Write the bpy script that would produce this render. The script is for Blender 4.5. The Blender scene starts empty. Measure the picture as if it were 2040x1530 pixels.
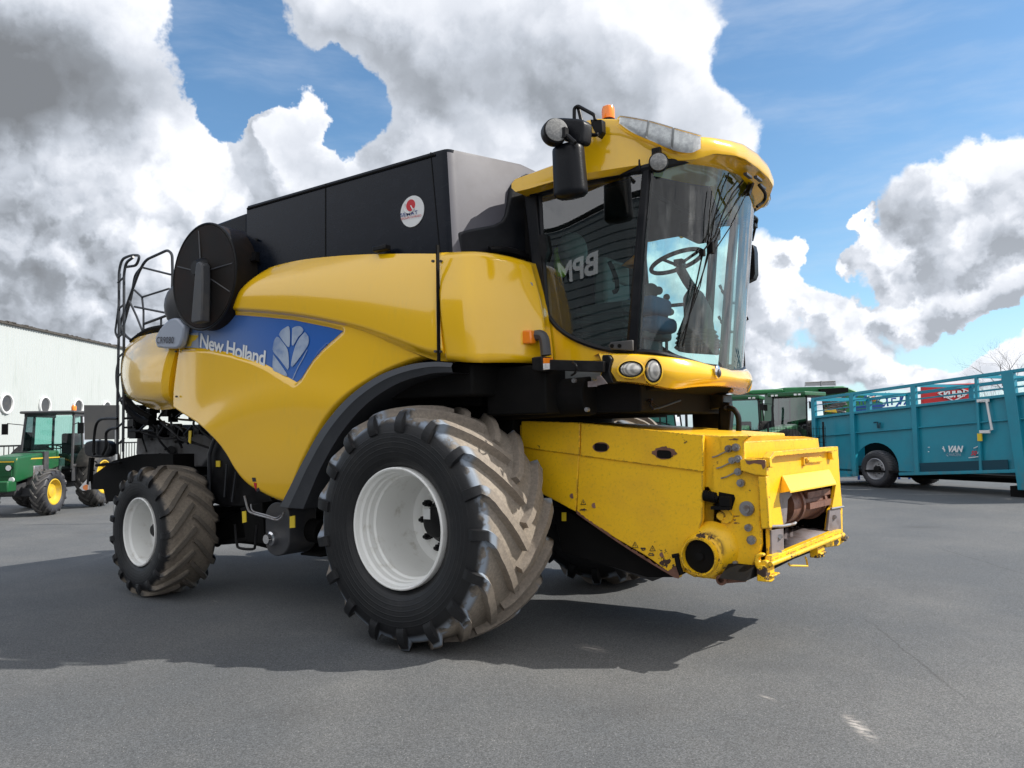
import bpy, bmesh, math, random
import numpy as np
from mathutils import Vector, Matrix, noise as mnoise
random.seed(7)
SC = bpy.context.scene
COL = SC.collection
# ------------------------------------------------------------------ camera
F_PX, CX, CY = 1560.0, 1020.0, 765.0
pitch = math.atan((860 - CY) / F_PX)
th = math.atan((CX + 1185) / (F_PX / math.cos(pitch)))
head = math.pi - th
fw = Vector((math.cos(head) * math.cos(pitch), math.sin(head) * math.cos(pitch), math.sin(pitch)))
rt0 = Vector((math.sin(head), -math.cos(head), 0))
up0 = rt0.cross(fw)
roll = math.radians(-1.0)
rt = rt0 * math.cos(roll) + up0 * math.sin(roll)
up = up0 * math.cos(roll) - rt0 * math.sin(roll)
CAMP = Vector((4.4076, -6.5772, 1.72))
cam = bpy.data.objects.new('camera', bpy.data.cameras.new('camera'))
COL.objects.link(cam)
m = Matrix((rt, up, -fw)).transposed().to_4x4()
m.translation = CAMP
cam.matrix_world = m
cam.data.sensor_width = 36
cam.data.lens = 36 * F_PX / 2040
cam.data.clip_end = 3000
SC.camera = cam

def ray(px, py):
    return rt * ((px - CX) / F_PX) - up * ((py - CY) / F_PX) + fw
def q(px, py, y=None, x=None, z=None):
    """point of a real plane (y, x or z = const) seen at a measured spot of the photograph"""
    d = ray(px, py)
    if y is not None: t = (y - CAMP.y) / d.y
    elif x is not None: t = (x - CAMP.x) / d.x
    else: t = (z - CAMP.z) / d.z
    return CAMP + d * t
def qn(px, py, p0, n):
    d = ray(px, py)
    return CAMP + d * ((Vector(p0) - CAMP).dot(n) / d.dot(n))

# ------------------------------------------------------------------ light
SUN_AZ = math.radians(33.0)      # direction towards the sun, from +X
SUN_EL = math.radians(41.0)
SC.view_settings.view_transform = 'Standard'
SC.view_settings.look = 'None'
SC.view_settings.exposure = 0.5
sl = bpy.data.lights.new('sun', 'SUN'); sl.energy = 4.0; sl.angle = math.radians(0.5); sl.color = (1.0, 0.95, 0.87)
so = bpy.data.objects.new('sun', sl); COL.objects.link(so)
sd = Vector((math.cos(SUN_AZ) * math.cos(SUN_EL), math.sin(SUN_AZ) * math.cos(SUN_EL), math.sin(SUN_EL)))
so.rotation_euler = sd.to_track_quat('Z', 'Y').to_euler()
so.location = sd * 60

class G:
    """tiny node-graph helper"""
    def __init__(s, nt): s.nt = nt
    def n(s, t, **k):
        o = s.nt.nodes.new(t)
        for a, b in k.items():
            if a.startswith('i_'):
                key = a[2:]
                key = int(key) if key.isdigit() else key.replace('_', ' ')
                s.set(o.inputs[key], b)
            else: setattr(o, a, b)
        return o
    def set(s, sock, v):
        if isinstance(v, bpy.types.NodeSocket): s.nt.links.new(v, sock)
        elif isinstance(v, bpy.types.Node): s.nt.links.new(v.outputs[0], sock)
        else: sock.default_value = v
    def m(s, op, a, b=0.0, c=0.0, clamp=False):
        o = s.nt.nodes.new('ShaderNodeMath'); o.operation = op; o.use_clamp = clamp
        s.set(o.inputs[0], a); s.set(o.inputs[1], b); s.set(o.inputs[2], c)
        return o.outputs[0]
    def vm(s, op, a, b=(0, 0, 0), sc=1.0):
        o = s.nt.nodes.new('ShaderNodeVectorMath'); o.operation = op
        s.set(o.inputs[0], a)
        if op == 'SCALE': s.set(o.inputs['Scale'], sc)
        elif op not in ('LENGTH', 'NORMALIZE'): s.set(o.inputs[1], b)
        return o.outputs['Value'] if op in ('LENGTH', 'DOT_PRODUCT') else o.outputs[0]
    def mix(s, f, a, b, mode='MIX'):
        o = s.nt.nodes.new('ShaderNodeMix'); o.data_type = 'RGBA'; o.blend_type = mode
        s.set(o.inputs[0], f); s.set(o.inputs[6], a); s.set(o.inputs[7], b)
        return o.outputs[2]
    def noise(s, vec, scale, detail=4, rough=0.55, dist=0.0, out=0):
        o = s.nt.nodes.new('ShaderNodeTexNoise')
        if vec is not None: s.set(o.inputs['Vector'], vec)
        s.set(o.inputs['Scale'], scale); s.set(o.inputs['Detail'], detail)
        s.set(o.inputs['Roughness'], rough); s.set(o.inputs['Distortion'], dist)
        return o.outputs[out]
    def ss(s, v, a, b, lo=0.0, hi=1.0):
        o = s.nt.nodes.new('ShaderNodeMapRange'); o.interpolation_type = 'SMOOTHSTEP'
        s.set(o.inputs[0], v); s.set(o.inputs[1], a); s.set(o.inputs[2], b); s.set(o.inputs[3], lo); s.set(o.inputs[4], hi)
        return o.outputs[0]

world = bpy.data.worlds.new('World'); world.cycles.sampling_method = 'NONE'; SC.world = world; world.use_nodes = True
wt = world.node_tree; wt.nodes.clear(); g = G(wt)
wout = g.n('ShaderNodeOutputWorld'); bg = g.n('ShaderNodeBackground'); bg.inputs[1].default_value = 0.107
wt.links.new(bg.outputs[0], wout.inputs[0])
sky = g.n('ShaderNodeTexSky', sky_type='NISHITA', sun_disc=False)
sky.sun_elevation = SUN_EL; sky.sun_rotation = math.pi / 2 - SUN_AZ
sky.air_density = 1.0; sky.dust_density = 0.6; sky.ozone_density = 2.5
# clouds live in compass direction / elevation (radians)
HX, HY = math.cos(head), math.sin(head)
tc = g.n('ShaderNodeTexCoord').outputs['Generated']
dirn = g.vm('NORMALIZE', tc)
cf = g.vm('DOT_PRODUCT', dirn, (HX, HY, 0)); cr = g.vm('DOT_PRODUCT', dirn, (HY, -HX, 0)); cz = g.vm('DOT_PRODUCT', dirn, (0, 0, 1))
az = g.m('ARCTAN2', cr, cf); el = g.m('ARCSINE', cz)
def skyuv(px, py):
    d = ray(px, py).normalized()
    return math.atan2(d.dot(Vector((HY, -HX, 0))), d.dot(Vector((HX, HY, 0)))), math.asin(d.z)
cmb = g.n('ShaderNodeCombineXYZ'); g.set(cmb.inputs[0], az); g.set(cmb.inputs[1], el)
uv = cmb.outputs[0]
w1 = g.vm('SUBTRACT', g.noise(dirn, 4.2, 3, .5, 0, 1), (.5, .5, .5))
w2 = g.vm('SUBTRACT', g.noise(dirn, 15.0, 5, .62, 0, 1), (.5, .5, .5))
uvw = g.vm('ADD', uv, g.vm('SCALE', w1, sc=0.17))
uvw = g.vm('ADD', uvw, g.vm('SCALE', w2, sc=0.085))
def blobs(uvin, lst):
    acc = None
    for (px, py, rx, ry, w) in lst:
        u0, v0 = skyuv(px, py)
        d = g.vm('MULTIPLY', g.vm('SUBTRACT', uvin, (u0, v0, 0)), (F_PX / rx * .9, F_PX / ry * .9, 0))
        l = g.vm('LENGTH', d)
        f = g.ss(l, 0.0, 1.25, w, 0.0)
        acc = f if acc is None else g.m('ADD', acc, f)
    return acc
big = g.m('SUBTRACT', g.noise(dirn, 2.3, 5, .55), 0.5)
def billow(v):
    vo = wt.nodes.new('ShaderNodeTexVoronoi'); vo.feature = 'F1'; vo.inputs['Scale'].default_value = 11.0
    vo.inputs['Detail'].default_value = 2.0; vo.inputs['Roughness'].default_value = .55; vo.inputs['Lacunarity'].default_value = 2.3
    g.set(vo.inputs['Vector'], v); vo.normalize = True
    return g.m('SUBTRACT', .42, vo.outputs['Distance'])
wd = g.vm('ADD', dirn, g.vm('SCALE', w2, sc=.07))
low = g.ss(el, .12, .45, 1.0, .35)
def puffs(v): return g.m('ADD', g.m('MULTIPLY', g.m('MULTIPLY', billow(v), low), 1.1), g.m('MULTIPLY', g.m('SUBTRACT', g.noise(v, 5.5, 5, .50), 0.5), .36))
fine = puffs(wd)
rag = g.m('SUBTRACT', g.noise(dirn, 14.0, 7, .62), 0.5)
ltd = (Vector((HY, -HX, 0)) * 0.75 + Vector((0, 0, 1)) * 0.66) * 0.022
fine2 = puffs(g.vm('ADD', wd, tuple(ltd)))
CL = [(40, 120, 330, 240, 1.5), (150, 440, 470, 230, 1.5), (330, 640, 520, 200, 1.4), (760, 30, 250, 110, 1.1),
    (1010, 190, 400, 270, 1.5), (1260, 70, 210, 170, 1.3), (1400, 255, 190, 75, 1.1), (555, 250, 66, 85, 1.9), (610, 370, 190, 110, 1.2),
    (850, 420, 350, 160, 1.2), (1960, 285, 170, 80, 1.1), (1990, 430, 190, 140, 1.3), (1920, 600, 230, 50, 1.15), (1790, 490, 60, 55, 1.0),
    (1530, 570, 95, 105, 1.15), (1690, 610, 95, 75, 1.0), (1610, 715, 300, 60, .85), (1850, 735, 160, 40, .7), (1718, 418, 34, 24, 2.2), (1762, 425, 22, 30, 2.0), (1700, 482, 34, 26, 1.5), (1590, 500, 32, 30, 1.4),
    (462, 60, 110, 160, -2.3), (690, 215, 88, 100, -2.3), (452, 215, 62, 95, -1.9), (620, 130, 60, 40, -.8), (1790, 120, 360, 200, -1.7), (1640, 400, 110, 120, -1.6),
    (1700, 300, 150, 100, -.8), (1640, 545, 55, 45, -1.1), (1985, 655, 120, 32, -1.6), (1740, 560, 35, 60, -.8), (1850, 690, 60, 22, -.7), (1560, 660, 60, 30, -.5), (1780, 640, 40, 25, -.5), (1500, 350, 90, 60, -.5)]
back = g.ss(g.m('ABSOLUTE', az), 1.15, 1.7, 0, 1.1)  # unseen cloud cover behind the viewer, added to lift fill and reflections
cover = g.m('ADD', blobs(uvw, CL), back)
cover2 = g.m('ADD', blobs(g.vm('ADD', uvw, (.024, .020, 0)), CL), back)
f = g.m('ADD', g.m('MULTIPLY_ADD', big, 1.4, cover), g.m('MULTIPLY_ADD', rag, .75, g.m('MULTIPLY', fine, g.m('MULTIPLY_ADD', low, 1.3, .3))))
f = g.m('ADD', f, 0.10)
ff2 = g.m('ADD', cover2, g.m('MULTIPLY', fine2, g.m('MULTIPLY_ADD', low, 1.3, .3)))
ff1 = g.m('ADD', cover, g.m('MULTIPLY', fine, g.m('MULTIPLY_ADD', low, 1.3, .3)))
alpha = g.ss(f, 0.18, 0.58)
dark = blobs(uvw, [(95, 195, 330, 140, .95), (30, 480, 160, 60, .2), (640, 330, 190, 90, .26), (900, 120, 280, 130, .26), (1900, 610, 190, 34, .26), (20, 110, 240, 150, .22),
    (2000, 500, 110, 50, .22), (1370, 265, 170, 60, .2), (200, 560, 360, 110, .20), (1640, 690, 200, 30, .18), (1150, 230, 280, 120, .26),
    (40, 20, 200, 70, -.2), (400, 290, 120, 80, -.45), (370, 400, 150, 80, -.30), (1900, 260, 120, 60, -.25), (1510, 520, 90, 90, -.3), (1330, 90, 90, 90, -.18)])
lit = g.m('SUBTRACT', fine, fine2)
edge = g.ss(f, 0.35, 1.5, 1.0, 0.0)
sh = g.m('MULTIPLY_ADD', g.m('MULTIPLY', lit, g.m('MULTIPLY_ADD', low, 1.35, .5)), 1.0, 0.78)
sh = g.m('MULTIPLY_ADD', edge, 0.12, sh)
sh = g.m('MULTIPLY_ADD', g.m('MINIMUM', g.m('MAXIMUM', g.m('SUBTRACT', ff1, ff2), -.25), .3), 0.75, sh)
sh = g.m('SUBTRACT', sh, 0.08)
sh = g.m('MULTIPLY_ADD', dark, -.8, sh)
sh = g.m('MULTIPLY_ADD', back, .35, sh)  # the added rear cloud is brightened further for more fill
sh = g.m('MULTIPLY_ADD', big, -0.30, sh, clamp=False)
sh = g.m('MINIMUM', g.m('MAXIMUM', sh, g.m('MULTIPLY', g.m('MULTIPLY', g.m('SUBTRACT', low, .35), .62), g.ss(az, 0.0, .25))), 1.0)
ramp = g.n('ShaderNodeValToRGB'); g.set(ramp.inputs[0], sh)
cr_ = ramp.color_ramp
cr_.elements[0].position = 0.0; cr_.elements[0].color = (1.5, 1.6, 1.75, 1)
cr_.elements[1].position = 1.0; cr_.elements[1].color = (7.0, 7.15, 7.5, 1)
for p_, c_ in ((.28, (2.3, 2.5, 2.8, 1)), (.55, (3.9, 4.2, 4.7, 1)), (.78, (5.3, 5.55, 6.05, 1))):
    e = cr_.elements.new(p_); e.color = c_
cirrus = g.noise(g.vm('MULTIPLY', g.vm('ADD', uv, g.vm('SCALE', w1, sc=.06)), (2.0, 9.0, 1)), 1.3, 6, .6)
cirm = g.m('MULTIPLY', g.ss(cirrus, .42, .8), .42)
blue = g.mix(1.0, sky, (0.84, 1.06, 1.12, 1), 'MULTIPLY')
skyc = g.mix(cirm, blue, (4.6, 5.2, 6.2, 1))
hz = g.ss(el, 0.0, 0.22, .35, 0.0)
skyc = g.mix(hz, skyc, (5.2, 6.6, 8.2, 1))
allc = g.mix(alpha, skyc, ramp.outputs[0])
below = g.ss(el, -0.03, 0.0)
allc = g.mix(below, (1.0, 1.0, 1.0, 1), allc)
g.set(bg.inputs[0], allc)

# ------------------------------------------------------------------ materials
MATS = {}
def mat(name, col=(.5, .5, .5), rough=.5, metal=0.0, spec=.5, coat=0.0, fn=None):
    mt = bpy.data.materials.new(name); mt.use_nodes = True
    nt = mt.node_tree; b = nt.nodes['Principled BSDF']
    b.inputs['Base Color'].default_value = (*col, 1); b.inputs['Roughness'].default_value = rough
    b.inputs['Metallic'].default_value = metal; b.inputs['Specular IOR Level'].default_value = spec
    b.inputs['Coat Weight'].default_value = coat; b.inputs['Coat Roughness'].default_value = .06
    if fn: fn(G(nt), b)
    MATS[name] = mt
    return mt
def dirty(c1, c2, scale, lo, hi, r1, r2, bump=0.0, bscale=40):
    def fn(g, b):
        o = g.n('ShaderNodeTexCoord').outputs['Object']
        n = g.noise(o, scale, 6, .62)
        k = g.ss(n, lo, hi)
        g.set(b.inputs['Base Color'], g.mix(k, (*c1, 1), (*c2, 1)))
        g.set(b.inputs['Roughness'], g.m('MULTIPLY_ADD', k, r2 - r1, r1))
        if bump:
            bp = g.n('ShaderNodeBump'); bp.inputs['Strength'].default_value = bump; bp.inputs['Distance'].default_value = .01
            g.set(bp.inputs['Height'], g.noise(o, bscale, 4, .6)); g.set(b.inputs['Normal'], bp.outputs[0])
    return fn
YEL = (0.92, 0.535, 0.007)
def panel_paint(g, b):
    o = g.n('ShaderNodeTexCoord').outputs['Object']
    n = g.noise(o, 1.7, 5, .6); s = g.noise(g.vm('MULTIPLY', o, (1, 1, .25)), 30, 5, .7)
    k = g.m('MULTIPLY', g.ss(n, .42, .75), g.ss(s, .35, .8))
    g.set(b.inputs['Base Color'], g.mix(g.m('MULTIPLY', k, .28), (*YEL, 1), (.62, .42, .05, 1)))
    sx = g.n('ShaderNodeSeparateXYZ'); g.set(sx.inputs[0], o)
    g.set(b.inputs['Roughness'], g.m('MULTIPLY_ADD', s, .12, .12))
    bp = g.n('ShaderNodeBump'); bp.inputs['Strength'].default_value = .06; bp.inputs['Distance'].default_value = .02
    g.set(bp.inputs['Height'], g.noise(o, 2.6, 2, .5)); g.set(b.inputs['Normal'], bp.outputs[0])
mat('yellow_paint', YEL, .25, coat=1.0, fn=panel_paint)
def worn(g, b):
    o = g.n('ShaderNodeTexCoord').outputs['Object']
    geo = g.n('ShaderNodeNewGeometry')
    n1 = g.noise(o, 7, 9, .68); n2 = g.noise(o, 42, 6, .7); n3 = g.noise(o, 2.2, 4, .6)
    low = g.n('ShaderNodeSeparateXYZ'); g.set(low.inputs[0], o)
    hz_ = g.ss(low.outputs[2], .62, 1.0, .11, 0.0)
    bv = g.n('ShaderNodeBevel', samples=3); bv.inputs['Radius'].default_value = .016
    ed_ = g.m('SUBTRACT', 1.0, g.vm('DOT_PRODUCT', bv.outputs[0], geo.outputs['True Normal']))
    edg = g.m('MULTIPLY', g.ss(ed_, .01, .12), g.ss(g.noise(o, 16, 5, .7), .46, .52))
    k = g.m('MAXIMUM', g.ss(g.m('ADD', g.m('MULTIPLY_ADD', n2, .25, n1), hz_), .785, .81), edg)
    c = g.mix(g.ss(n3, .4, .75), (.92, .54, .010, 1), (.80, .45, .02, 1))
    c = g.mix(g.m('MULTIPLY', g.ss(n2, .5, .72), .35), c, (.34, .2, .03, 1))
    g.set(b.inputs['Base Color'], g.mix(k, c, (.05, .028, .02, 1)))
    g.set(b.inputs['Roughness'], g.m('MULTIPLY_ADD', k, .4, .38))
mat('worn_yellow', YEL, .4, fn=worn)
def worn_plain(g, b):
    o = g.n('ShaderNodeTexCoord').outputs['Object']
    n1 = g.noise(o, 9, 8, .68)
    g.set(b.inputs['Base Color'], g.mix(g.ss(n1, .70, .72), (.88, .54, .04, 1), (.12, .06, .03, 1))); b.inputs['Roughness'].default_value = .45
mat('worn_plain', fn=worn_plain)
mat('black_plastic', spec=.2, fn=dirty((.007, .008, .011), (.018, .019, .022), 3, .4, .75, .32, .5, .15, 90))
def tankp(g, b):
    o = g.n('ShaderNodeTexCoord').outputs['Object']
    s = g.noise(g.vm('MULTIPLY', o, (1, 1, 1.6)), 5, 6, .7)
    g.set(b.inputs['Base Color'], g.mix(g.ss(s, .35, .75), (.0035, .006, .012, 1), (.008, .011, .018, 1)))
    g.set(b.inputs['Roughness'], g.m('MULTIPLY_ADD', s, .2, .16))
    b.inputs['Specular IOR Level'].default_value = .15
    bp = g.n('ShaderNodeBump'); bp.inputs['Strength'].default_value = .10; bp.inputs['Distance'].default_value = .01
    g.set(bp.inputs['Height'], s); g.set(b.inputs['Normal'], bp.outputs[0])
mat('tank_black', fn=tankp)
mat('matte_black', spec=.2, fn=dirty((.003, .003, .003), (.009, .008, .008), 6, .4, .8, .8, .95))
mat('satin_black', spec=.22, fn=dirty((.006, .006, .007), (.016, .016, .017), 8, .4, .8, .35, .55))
mat('fender_black', fn=dirty((.025, .028, .034), (.045, .048, .055), 2, .4, .8, .38, .5))
mat('screen_brown', spec=.15, fn=dirty((.012, .010, .009), (.032, .019, .015), 2.5, .35, .8, .55, .7, .3, 220))
mat('dark_grey', fn=dirty((.05, .052, .058), (.085, .08, .075), 5, .4, .8, .45, .6))
mat('chopper_grey', fn=dirty((.16, .16, .165), (.09, .085, .08), 4, .4, .7, .5, .7))
mat('white_rim', fn=dirty((.80, .80, .77), (.48, .45, .38), 7, .54, .82, .3, .5))
mat('chrome', (.7, .7, .72), .12, 1.0)
mat('steel', fn=dirty((.35, .35, .36), (.16, .12, .1), 9, .45, .7, .35, .6))
MATS['steel'].node_tree.nodes['Principled BSDF'].inputs['Metallic'].default_value = .7
mat('worn_steel', fn=dirty((.20, .175, .18), (.10, .07, .06), 6, .4, .75, .4, .6))
mat('rust', fn=dirty((.20, .095, .065), (.09, .04, .028), 9, .35, .75, .5, .75, .3, 60))
def bdec(g, b):
    o = g.n('ShaderNodeTexCoord').outputs['Object']; s = g.n('ShaderNodeSeparateXYZ'); g.set(s.inputs[0], o)
    k = g.ss(g.m('ADD', s.outputs[0], g.m('MULTIPLY', s.outputs[2], .9)), -1.1, 1.1)
    g.set(b.inputs['Base Color'], g.mix(k, (.17, .25, .44, 1), (.018, .12, .47, 1)))
mat('blue_decal', (.012, .07, .32), .22, coat=.5, fn=bdec)
mat('grey_decal', (.33, .37, .45), .25, coat=.5)
mat('white_letter', (.75, .77, .78), .35)
mat('white_paint', (.72, .73, .73), .4)
mat('decal_leaf', fn=dirty((.16, .25, .46), (.40, .48, .60), 3.5, .35, .6, .3, .3))
mat('dark_letter', (.03, .03, .04), .5)
mat('blue_letter', (.02, .04, .22), .5)
mat('red_letter', (.55, .02, .03), .45)
mat('orange_lens', (.95, .25, .012), .2, coat=.6)
mat('tank_sunlit', fn=dirty((.105, .104, .125), (.08, .078, .095), 2.2, .35, .7, .38, .5))  # paler copy of the tank black: sun and sky sheen put into the colour
mat('red_paint', (.55, .012, .015), .4)
mat('sticker_yellow', (.75, .55, .03), .4)
mat('seat_blue', (.03, .12, .24), .8)
mat('cab_grey', (.16, .17, .17), .6)
mat('hivis', (.45, .6, .03), .8)
def tyre_mat(name, R, wt, dust, dk=(.006, .0065, .008)):
    def fn(g, b):
        o = g.n('ShaderNodeTexCoord').outputs['Object']
        s = g.n('ShaderNodeSeparateXYZ'); g.set(s.inputs[0], o)
        r = g.m('SQRT', g.m('ADD', g.m('POWER', s.outputs[0], 2), g.m('POWER', s.outputs[2], 2)))
        n = g.noise(o, 6, 6, .65); n2 = g.noise(o, 40, 5, .7)
        rr = g.m('MULTIPLY_ADD', g.m('SUBTRACT', n, .5), .12, g.m('DIVIDE', r, R))
        ay = g.m('ABSOLUTE', s.outputs[1])
        wy = g.m('MULTIPLY_ADD', g.m('SUBTRACT', n, .5), .14, ay)
        k1 = g.ss(rr, .86, .90); k2 = g.ss(wy, wt * .5 * .86, wt * .5 * 1.0, 1.0, 0.0)
        k = g.m('MULTIPLY', k1, k2)
        k = g.m('MULTIPLY', k, g.m('MULTIPLY_ADD', g.ss(n2, .3, .7), .25, .75))
        top = g.ss(r, R * .965, R * 1.0)
        dcol = g.mix(n2, (*[c * .8 for c in dust], 1), (*[min(1, c * 1.25) for c in dust], 1))
        dcol = g.mix(g.m('MULTIPLY', top, .55 if R < .8 else .30), dcol, (.03, .028, .026, 1) if R < .8 else (.16, .13, .11, 1))
        side = g.mix(g.m('MULTIPLY', g.ss(n, .45, .8), .5), (*dk, 1), (.026, .024, .023, 1))
        pale = g.m('MULTIPLY', g.m('MULTIPLY', g.ss(ay, wt * .40, wt * .45), g.ss(ay, wt * .47, wt * .50, 1, 0)), g.m('MULTIPLY', g.ss(r, R * .86, R * .89), g.ss(g.noise(o, 9, 3, .5), .42, .54)))
        side = g.mix(g.m('MULTIPLY', pale, .8 if R > .8 else .0), side, (.30, .36, .44, 1))
        k = g.m('MULTIPLY', k, g.m('SUBTRACT', 1.0, g.m('MULTIPLY', pale, .9 if R > .8 else 0.0)))
        g.set(b.inputs['Base Color'], g.mix(k, side, dcol))
        g.set(b.inputs['Roughness'], g.m('MULTIPLY_ADD', k, .3, .5))
        bp = g.n('ShaderNodeBump'); bp.inputs['Strength'].default_value = .35; bp.inputs['Distance'].default_value = .006
        rings = g.m('MULTIPLY', g.ss(g.m('SINE', g.m('MULTIPLY', r, 150.0 / R)), .55, .9), g.ss(rr, .80, .84, 1, 0))
        g.set(bp.inputs['Height'], g.m('MULTIPLY_ADD', rings, 1.2, n2)); g.set(b.inputs['Normal'], bp.outputs[0])
    mat(name, fn=fn)
tyre_mat('front_tyre_rubber', .95, .9, (.28, .24, .195))
tyre_mat('rear_tyre_rubber', .70, .58, (.23, .195, .155))
tyre_mat('tractor_tyre_rubber', .6, .5, (.10, .095, .09), (.03, .03, .035))
def glass(name, tint, refl=1.0, ior=1.5, dust=0.0):
    mt = bpy.data.materials.new(name); mt.use_nodes = True
    nt = mt.node_tree; nt.nodes.clear(); g = G(nt)
    out = g.n('ShaderNodeOutputMaterial'); mx = g.n('ShaderNodeMixShader')
    tr = g.n('ShaderNodeBsdfTransparent'); tr.inputs[0].default_value = (*tint, 1)
    gl = g.n('ShaderNodeBsdfGlossy'); gl.inputs['Roughness'].default_value = .01; gl.inputs[0].default_value = (refl, refl, refl, 1)
    fr = g.n('ShaderNodeFresnel'); fr.inputs[0].default_value = ior
    g.set(mx.inputs[0], fr.outputs[0]); nt.links.new(tr.outputs[0], mx.inputs[1]); nt.links.new(gl.outputs[0], mx.inputs[2])
    last = mx.outputs[0]
    if dust:
        o = g.n('ShaderNodeTexCoord').outputs['Object']
        s1 = g.noise(g.vm('MULTIPLY', o, (7, 7, .8)), 1.6, 5, .65); s2 = g.noise(o, 1.7, 4, .6)
        df = g.n('ShaderNodeBsdfDiffuse'); df.inputs[0].default_value = (.55, .56, .55, 1)
        m2 = g.n('ShaderNodeMixShader'); g.set(m2.inputs[0], g.m('MULTIPLY', g.m('MULTIPLY', g.ss(s1, .45, .75), g.ss(s2, .35, .65)), dust))
        nt.links.new(last, m2.inputs[1]); nt.links.new(df.outputs[0], m2.inputs[2]); last = m2.outputs[0]
    nt.links.new(last, out.inputs[0])
    MATS[name] = mt
glass('cab_glass', (.74, .94, .91), 1.0, 1.55, .30)
glass('teal_glass', (.50, .80, .74), 1.0, 1.5)
glass('door_glass', (.56, .80, .76), 1.0, 2.1, .05)
glass('clear_glass', (.85, .9, .9), 1.0, 1.5)
glass('far_glass', (.16, .33, .30), 1.0, 1.8)
glass('lens_glass', (.8, .82, .82), 1.0, 1.6)
def asphalt(g, b):
    o = g.n('ShaderNodeTexCoord').outputs['Object']
    n1 = g.noise(o, .35, 5, .6); n2 = g.noise(o, 1.8, 6, .65); n3 = g.noise(o, 58, 4, .75)
    v = g.n('ShaderNodeTexVoronoi'); g.set(v.inputs['Vector'], o); v.inputs['Scale'].default_value = 95
    c = g.mix(g.ss(n1, .35, .7), (.092, .098, .104, 1), (.138, .139, .137, 1))
    c = g.mix(g.m('MULTIPLY', g.ss(n2, .35, .75), .55), c, (.098, .100, .102, 1))
    v2 = g.n('ShaderNodeTexVoronoi'); g.set(v2.inputs['Vector'], o); v2.inputs['Scale'].default_value = 150
    v2s = g.n('ShaderNodeSeparateColor'); g.set(v2s.inputs[0], v2.outputs['Color'])
    sp = g.m('MULTIPLY', g.m('MULTIPLY_ADD', g.m('POWER', v2s.outputs[1], 1.2), .80, .60), g.ss(n3, .25, .75, .75, 1.25))
    cs = g.vm('SCALE', c, sc=sp)
    vs = g.n('ShaderNodeSeparateColor'); g.set(vs.inputs[0], v.outputs['Color'])
    spark = g.m('MULTIPLY', g.ss(vs.outputs[0], .955, .975), g.ss(v.outputs['Distance'], .18, .3, 1, 0))
    c2 = g.mix(spark, cs, (.42, .41, .39, 1))
    # pale scuffs and dusty patches
    sc_ = g.noise(g.vm('MULTIPLY', o, (1.0, 3.2, 1)), 1.1, 7, .7)
    c2 = g.mix(g.m('MULTIPLY', g.ss(sc_, .66, .74), g.m('MULTIPLY', g.ss(n3, .35, .6), .65)), c2, (.40, .37, .33, 1))
    dk = g.noise(o, .8, 4, .6)
    c2 = g.mix(g.ss(dk, .66, .78, 0, .35), c2, (.06, .06, .062, 1))
    # pale scraped marks and tar joints at their places in the yard
    def spot(px, py, rx, ry, ang):
        p = q(px, py, z=0); ca, sa = math.cos(ang), math.sin(ang)
        d = g.vm('SUBTRACT', o, (p.x, p.y, 0)); u = g.vm('DOT_PRODUCT', d, (ca / rx, sa / rx, 0)); v = g.vm('DOT_PRODUCT', d, (-sa / ry, ca / ry, 0))
        r_ = g.m('SQRT', g.m('ADD', g.m('POWER', u, 2), g.m('POWER', v, 2)))
        return g.ss(r_, 0, 1, 1, 0)
    st = g.noise(g.vm('MULTIPLY', o, (9, 30, 1)), 1.0, 5, .7)
    for (px, py, rx, ry, an, w) in ((1712, 1448, .30, .07, -1.0, .9), (1180, 1292, .22, .10, -.3, .6), (1530, 1390, .12, .03, -.5, .6), (1620, 1255, .10, .03, 0, .5), (300, 1080, 2.5, .12, 2.2, .35), (1880, 985, 2.0, .2, .3, .4), (820, 1130, 1.2, .06, 2.3, .4)):
        c2 = g.mix(g.m('MULTIPLY', g.m('MULTIPLY', spot(px, py, rx, ry, an), g.ss(st, .42, .58)), w), c2, (.50, .46, .42, 1))
    for (px, py, rx, ry, w) in ((1820, 1050, .8, .35, .55), (1560, 1330, .5, .2, .2), (560, 1420, .6, .3, .22), (1250, 1420, .7, .3, .2), (200, 1060, 1.4, .6, .25), (1760, 1180, 1.6, .7, .18)):
        c2 = g.mix(g.m('MULTIPLY', spot(px, py, rx, ry, .5), g.m('MULTIPLY', g.ss(n2, .3, .6), w)), c2, (.05, .05, .052, 1))
    # a thin crack
    dx = g.n('ShaderNodeSeparateXYZ'); g.set(dx.inputs[0], g.vm('ADD', o, g.vm('SCALE', g.noise(o, 1.3, 5, .6, 0, 1), sc=.5)))
    for (A_, B_, fade) in (((1740, 1245), (1890, 1365), .5), ((1880, 1095), (2040, 1143), .6)):
        a_, b2 = q(*A_, z=0), q(*B_, z=0); dr = (b2 - a_).normalized(); nx = Vector((-dr.y, dr.x, 0)); L_ = (b2 - a_).length
        dd = g.vm('SUBTRACT', g.vm('ADD', o, g.vm('SCALE', g.vm('SUBTRACT', g.noise(o, 2.5, 5, .6, 0, 1), (.5, .5, .5)), sc=.12)), tuple(a_))
        across = g.m('ABSOLUTE', g.vm('DOT_PRODUCT', dd, tuple(nx))); along = g.vm('DOT_PRODUCT', dd, tuple(dr))
        mk = g.m('MULTIPLY', g.ss(along, -.3 * L_, .2 * L_), g.ss(along, .8 * L_, 1.5 * L_, 1, 0))
        c2 = g.mix(g.m('MULTIPLY', g.m('MULTIPLY', g.ss(across, .004, .014, 1, 0), mk), fade), c2, (.04, .04, .04, 1))
    g.set(b.inputs['Base Color'], c2)
    b.inputs['Roughness'].default_value = .82
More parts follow.
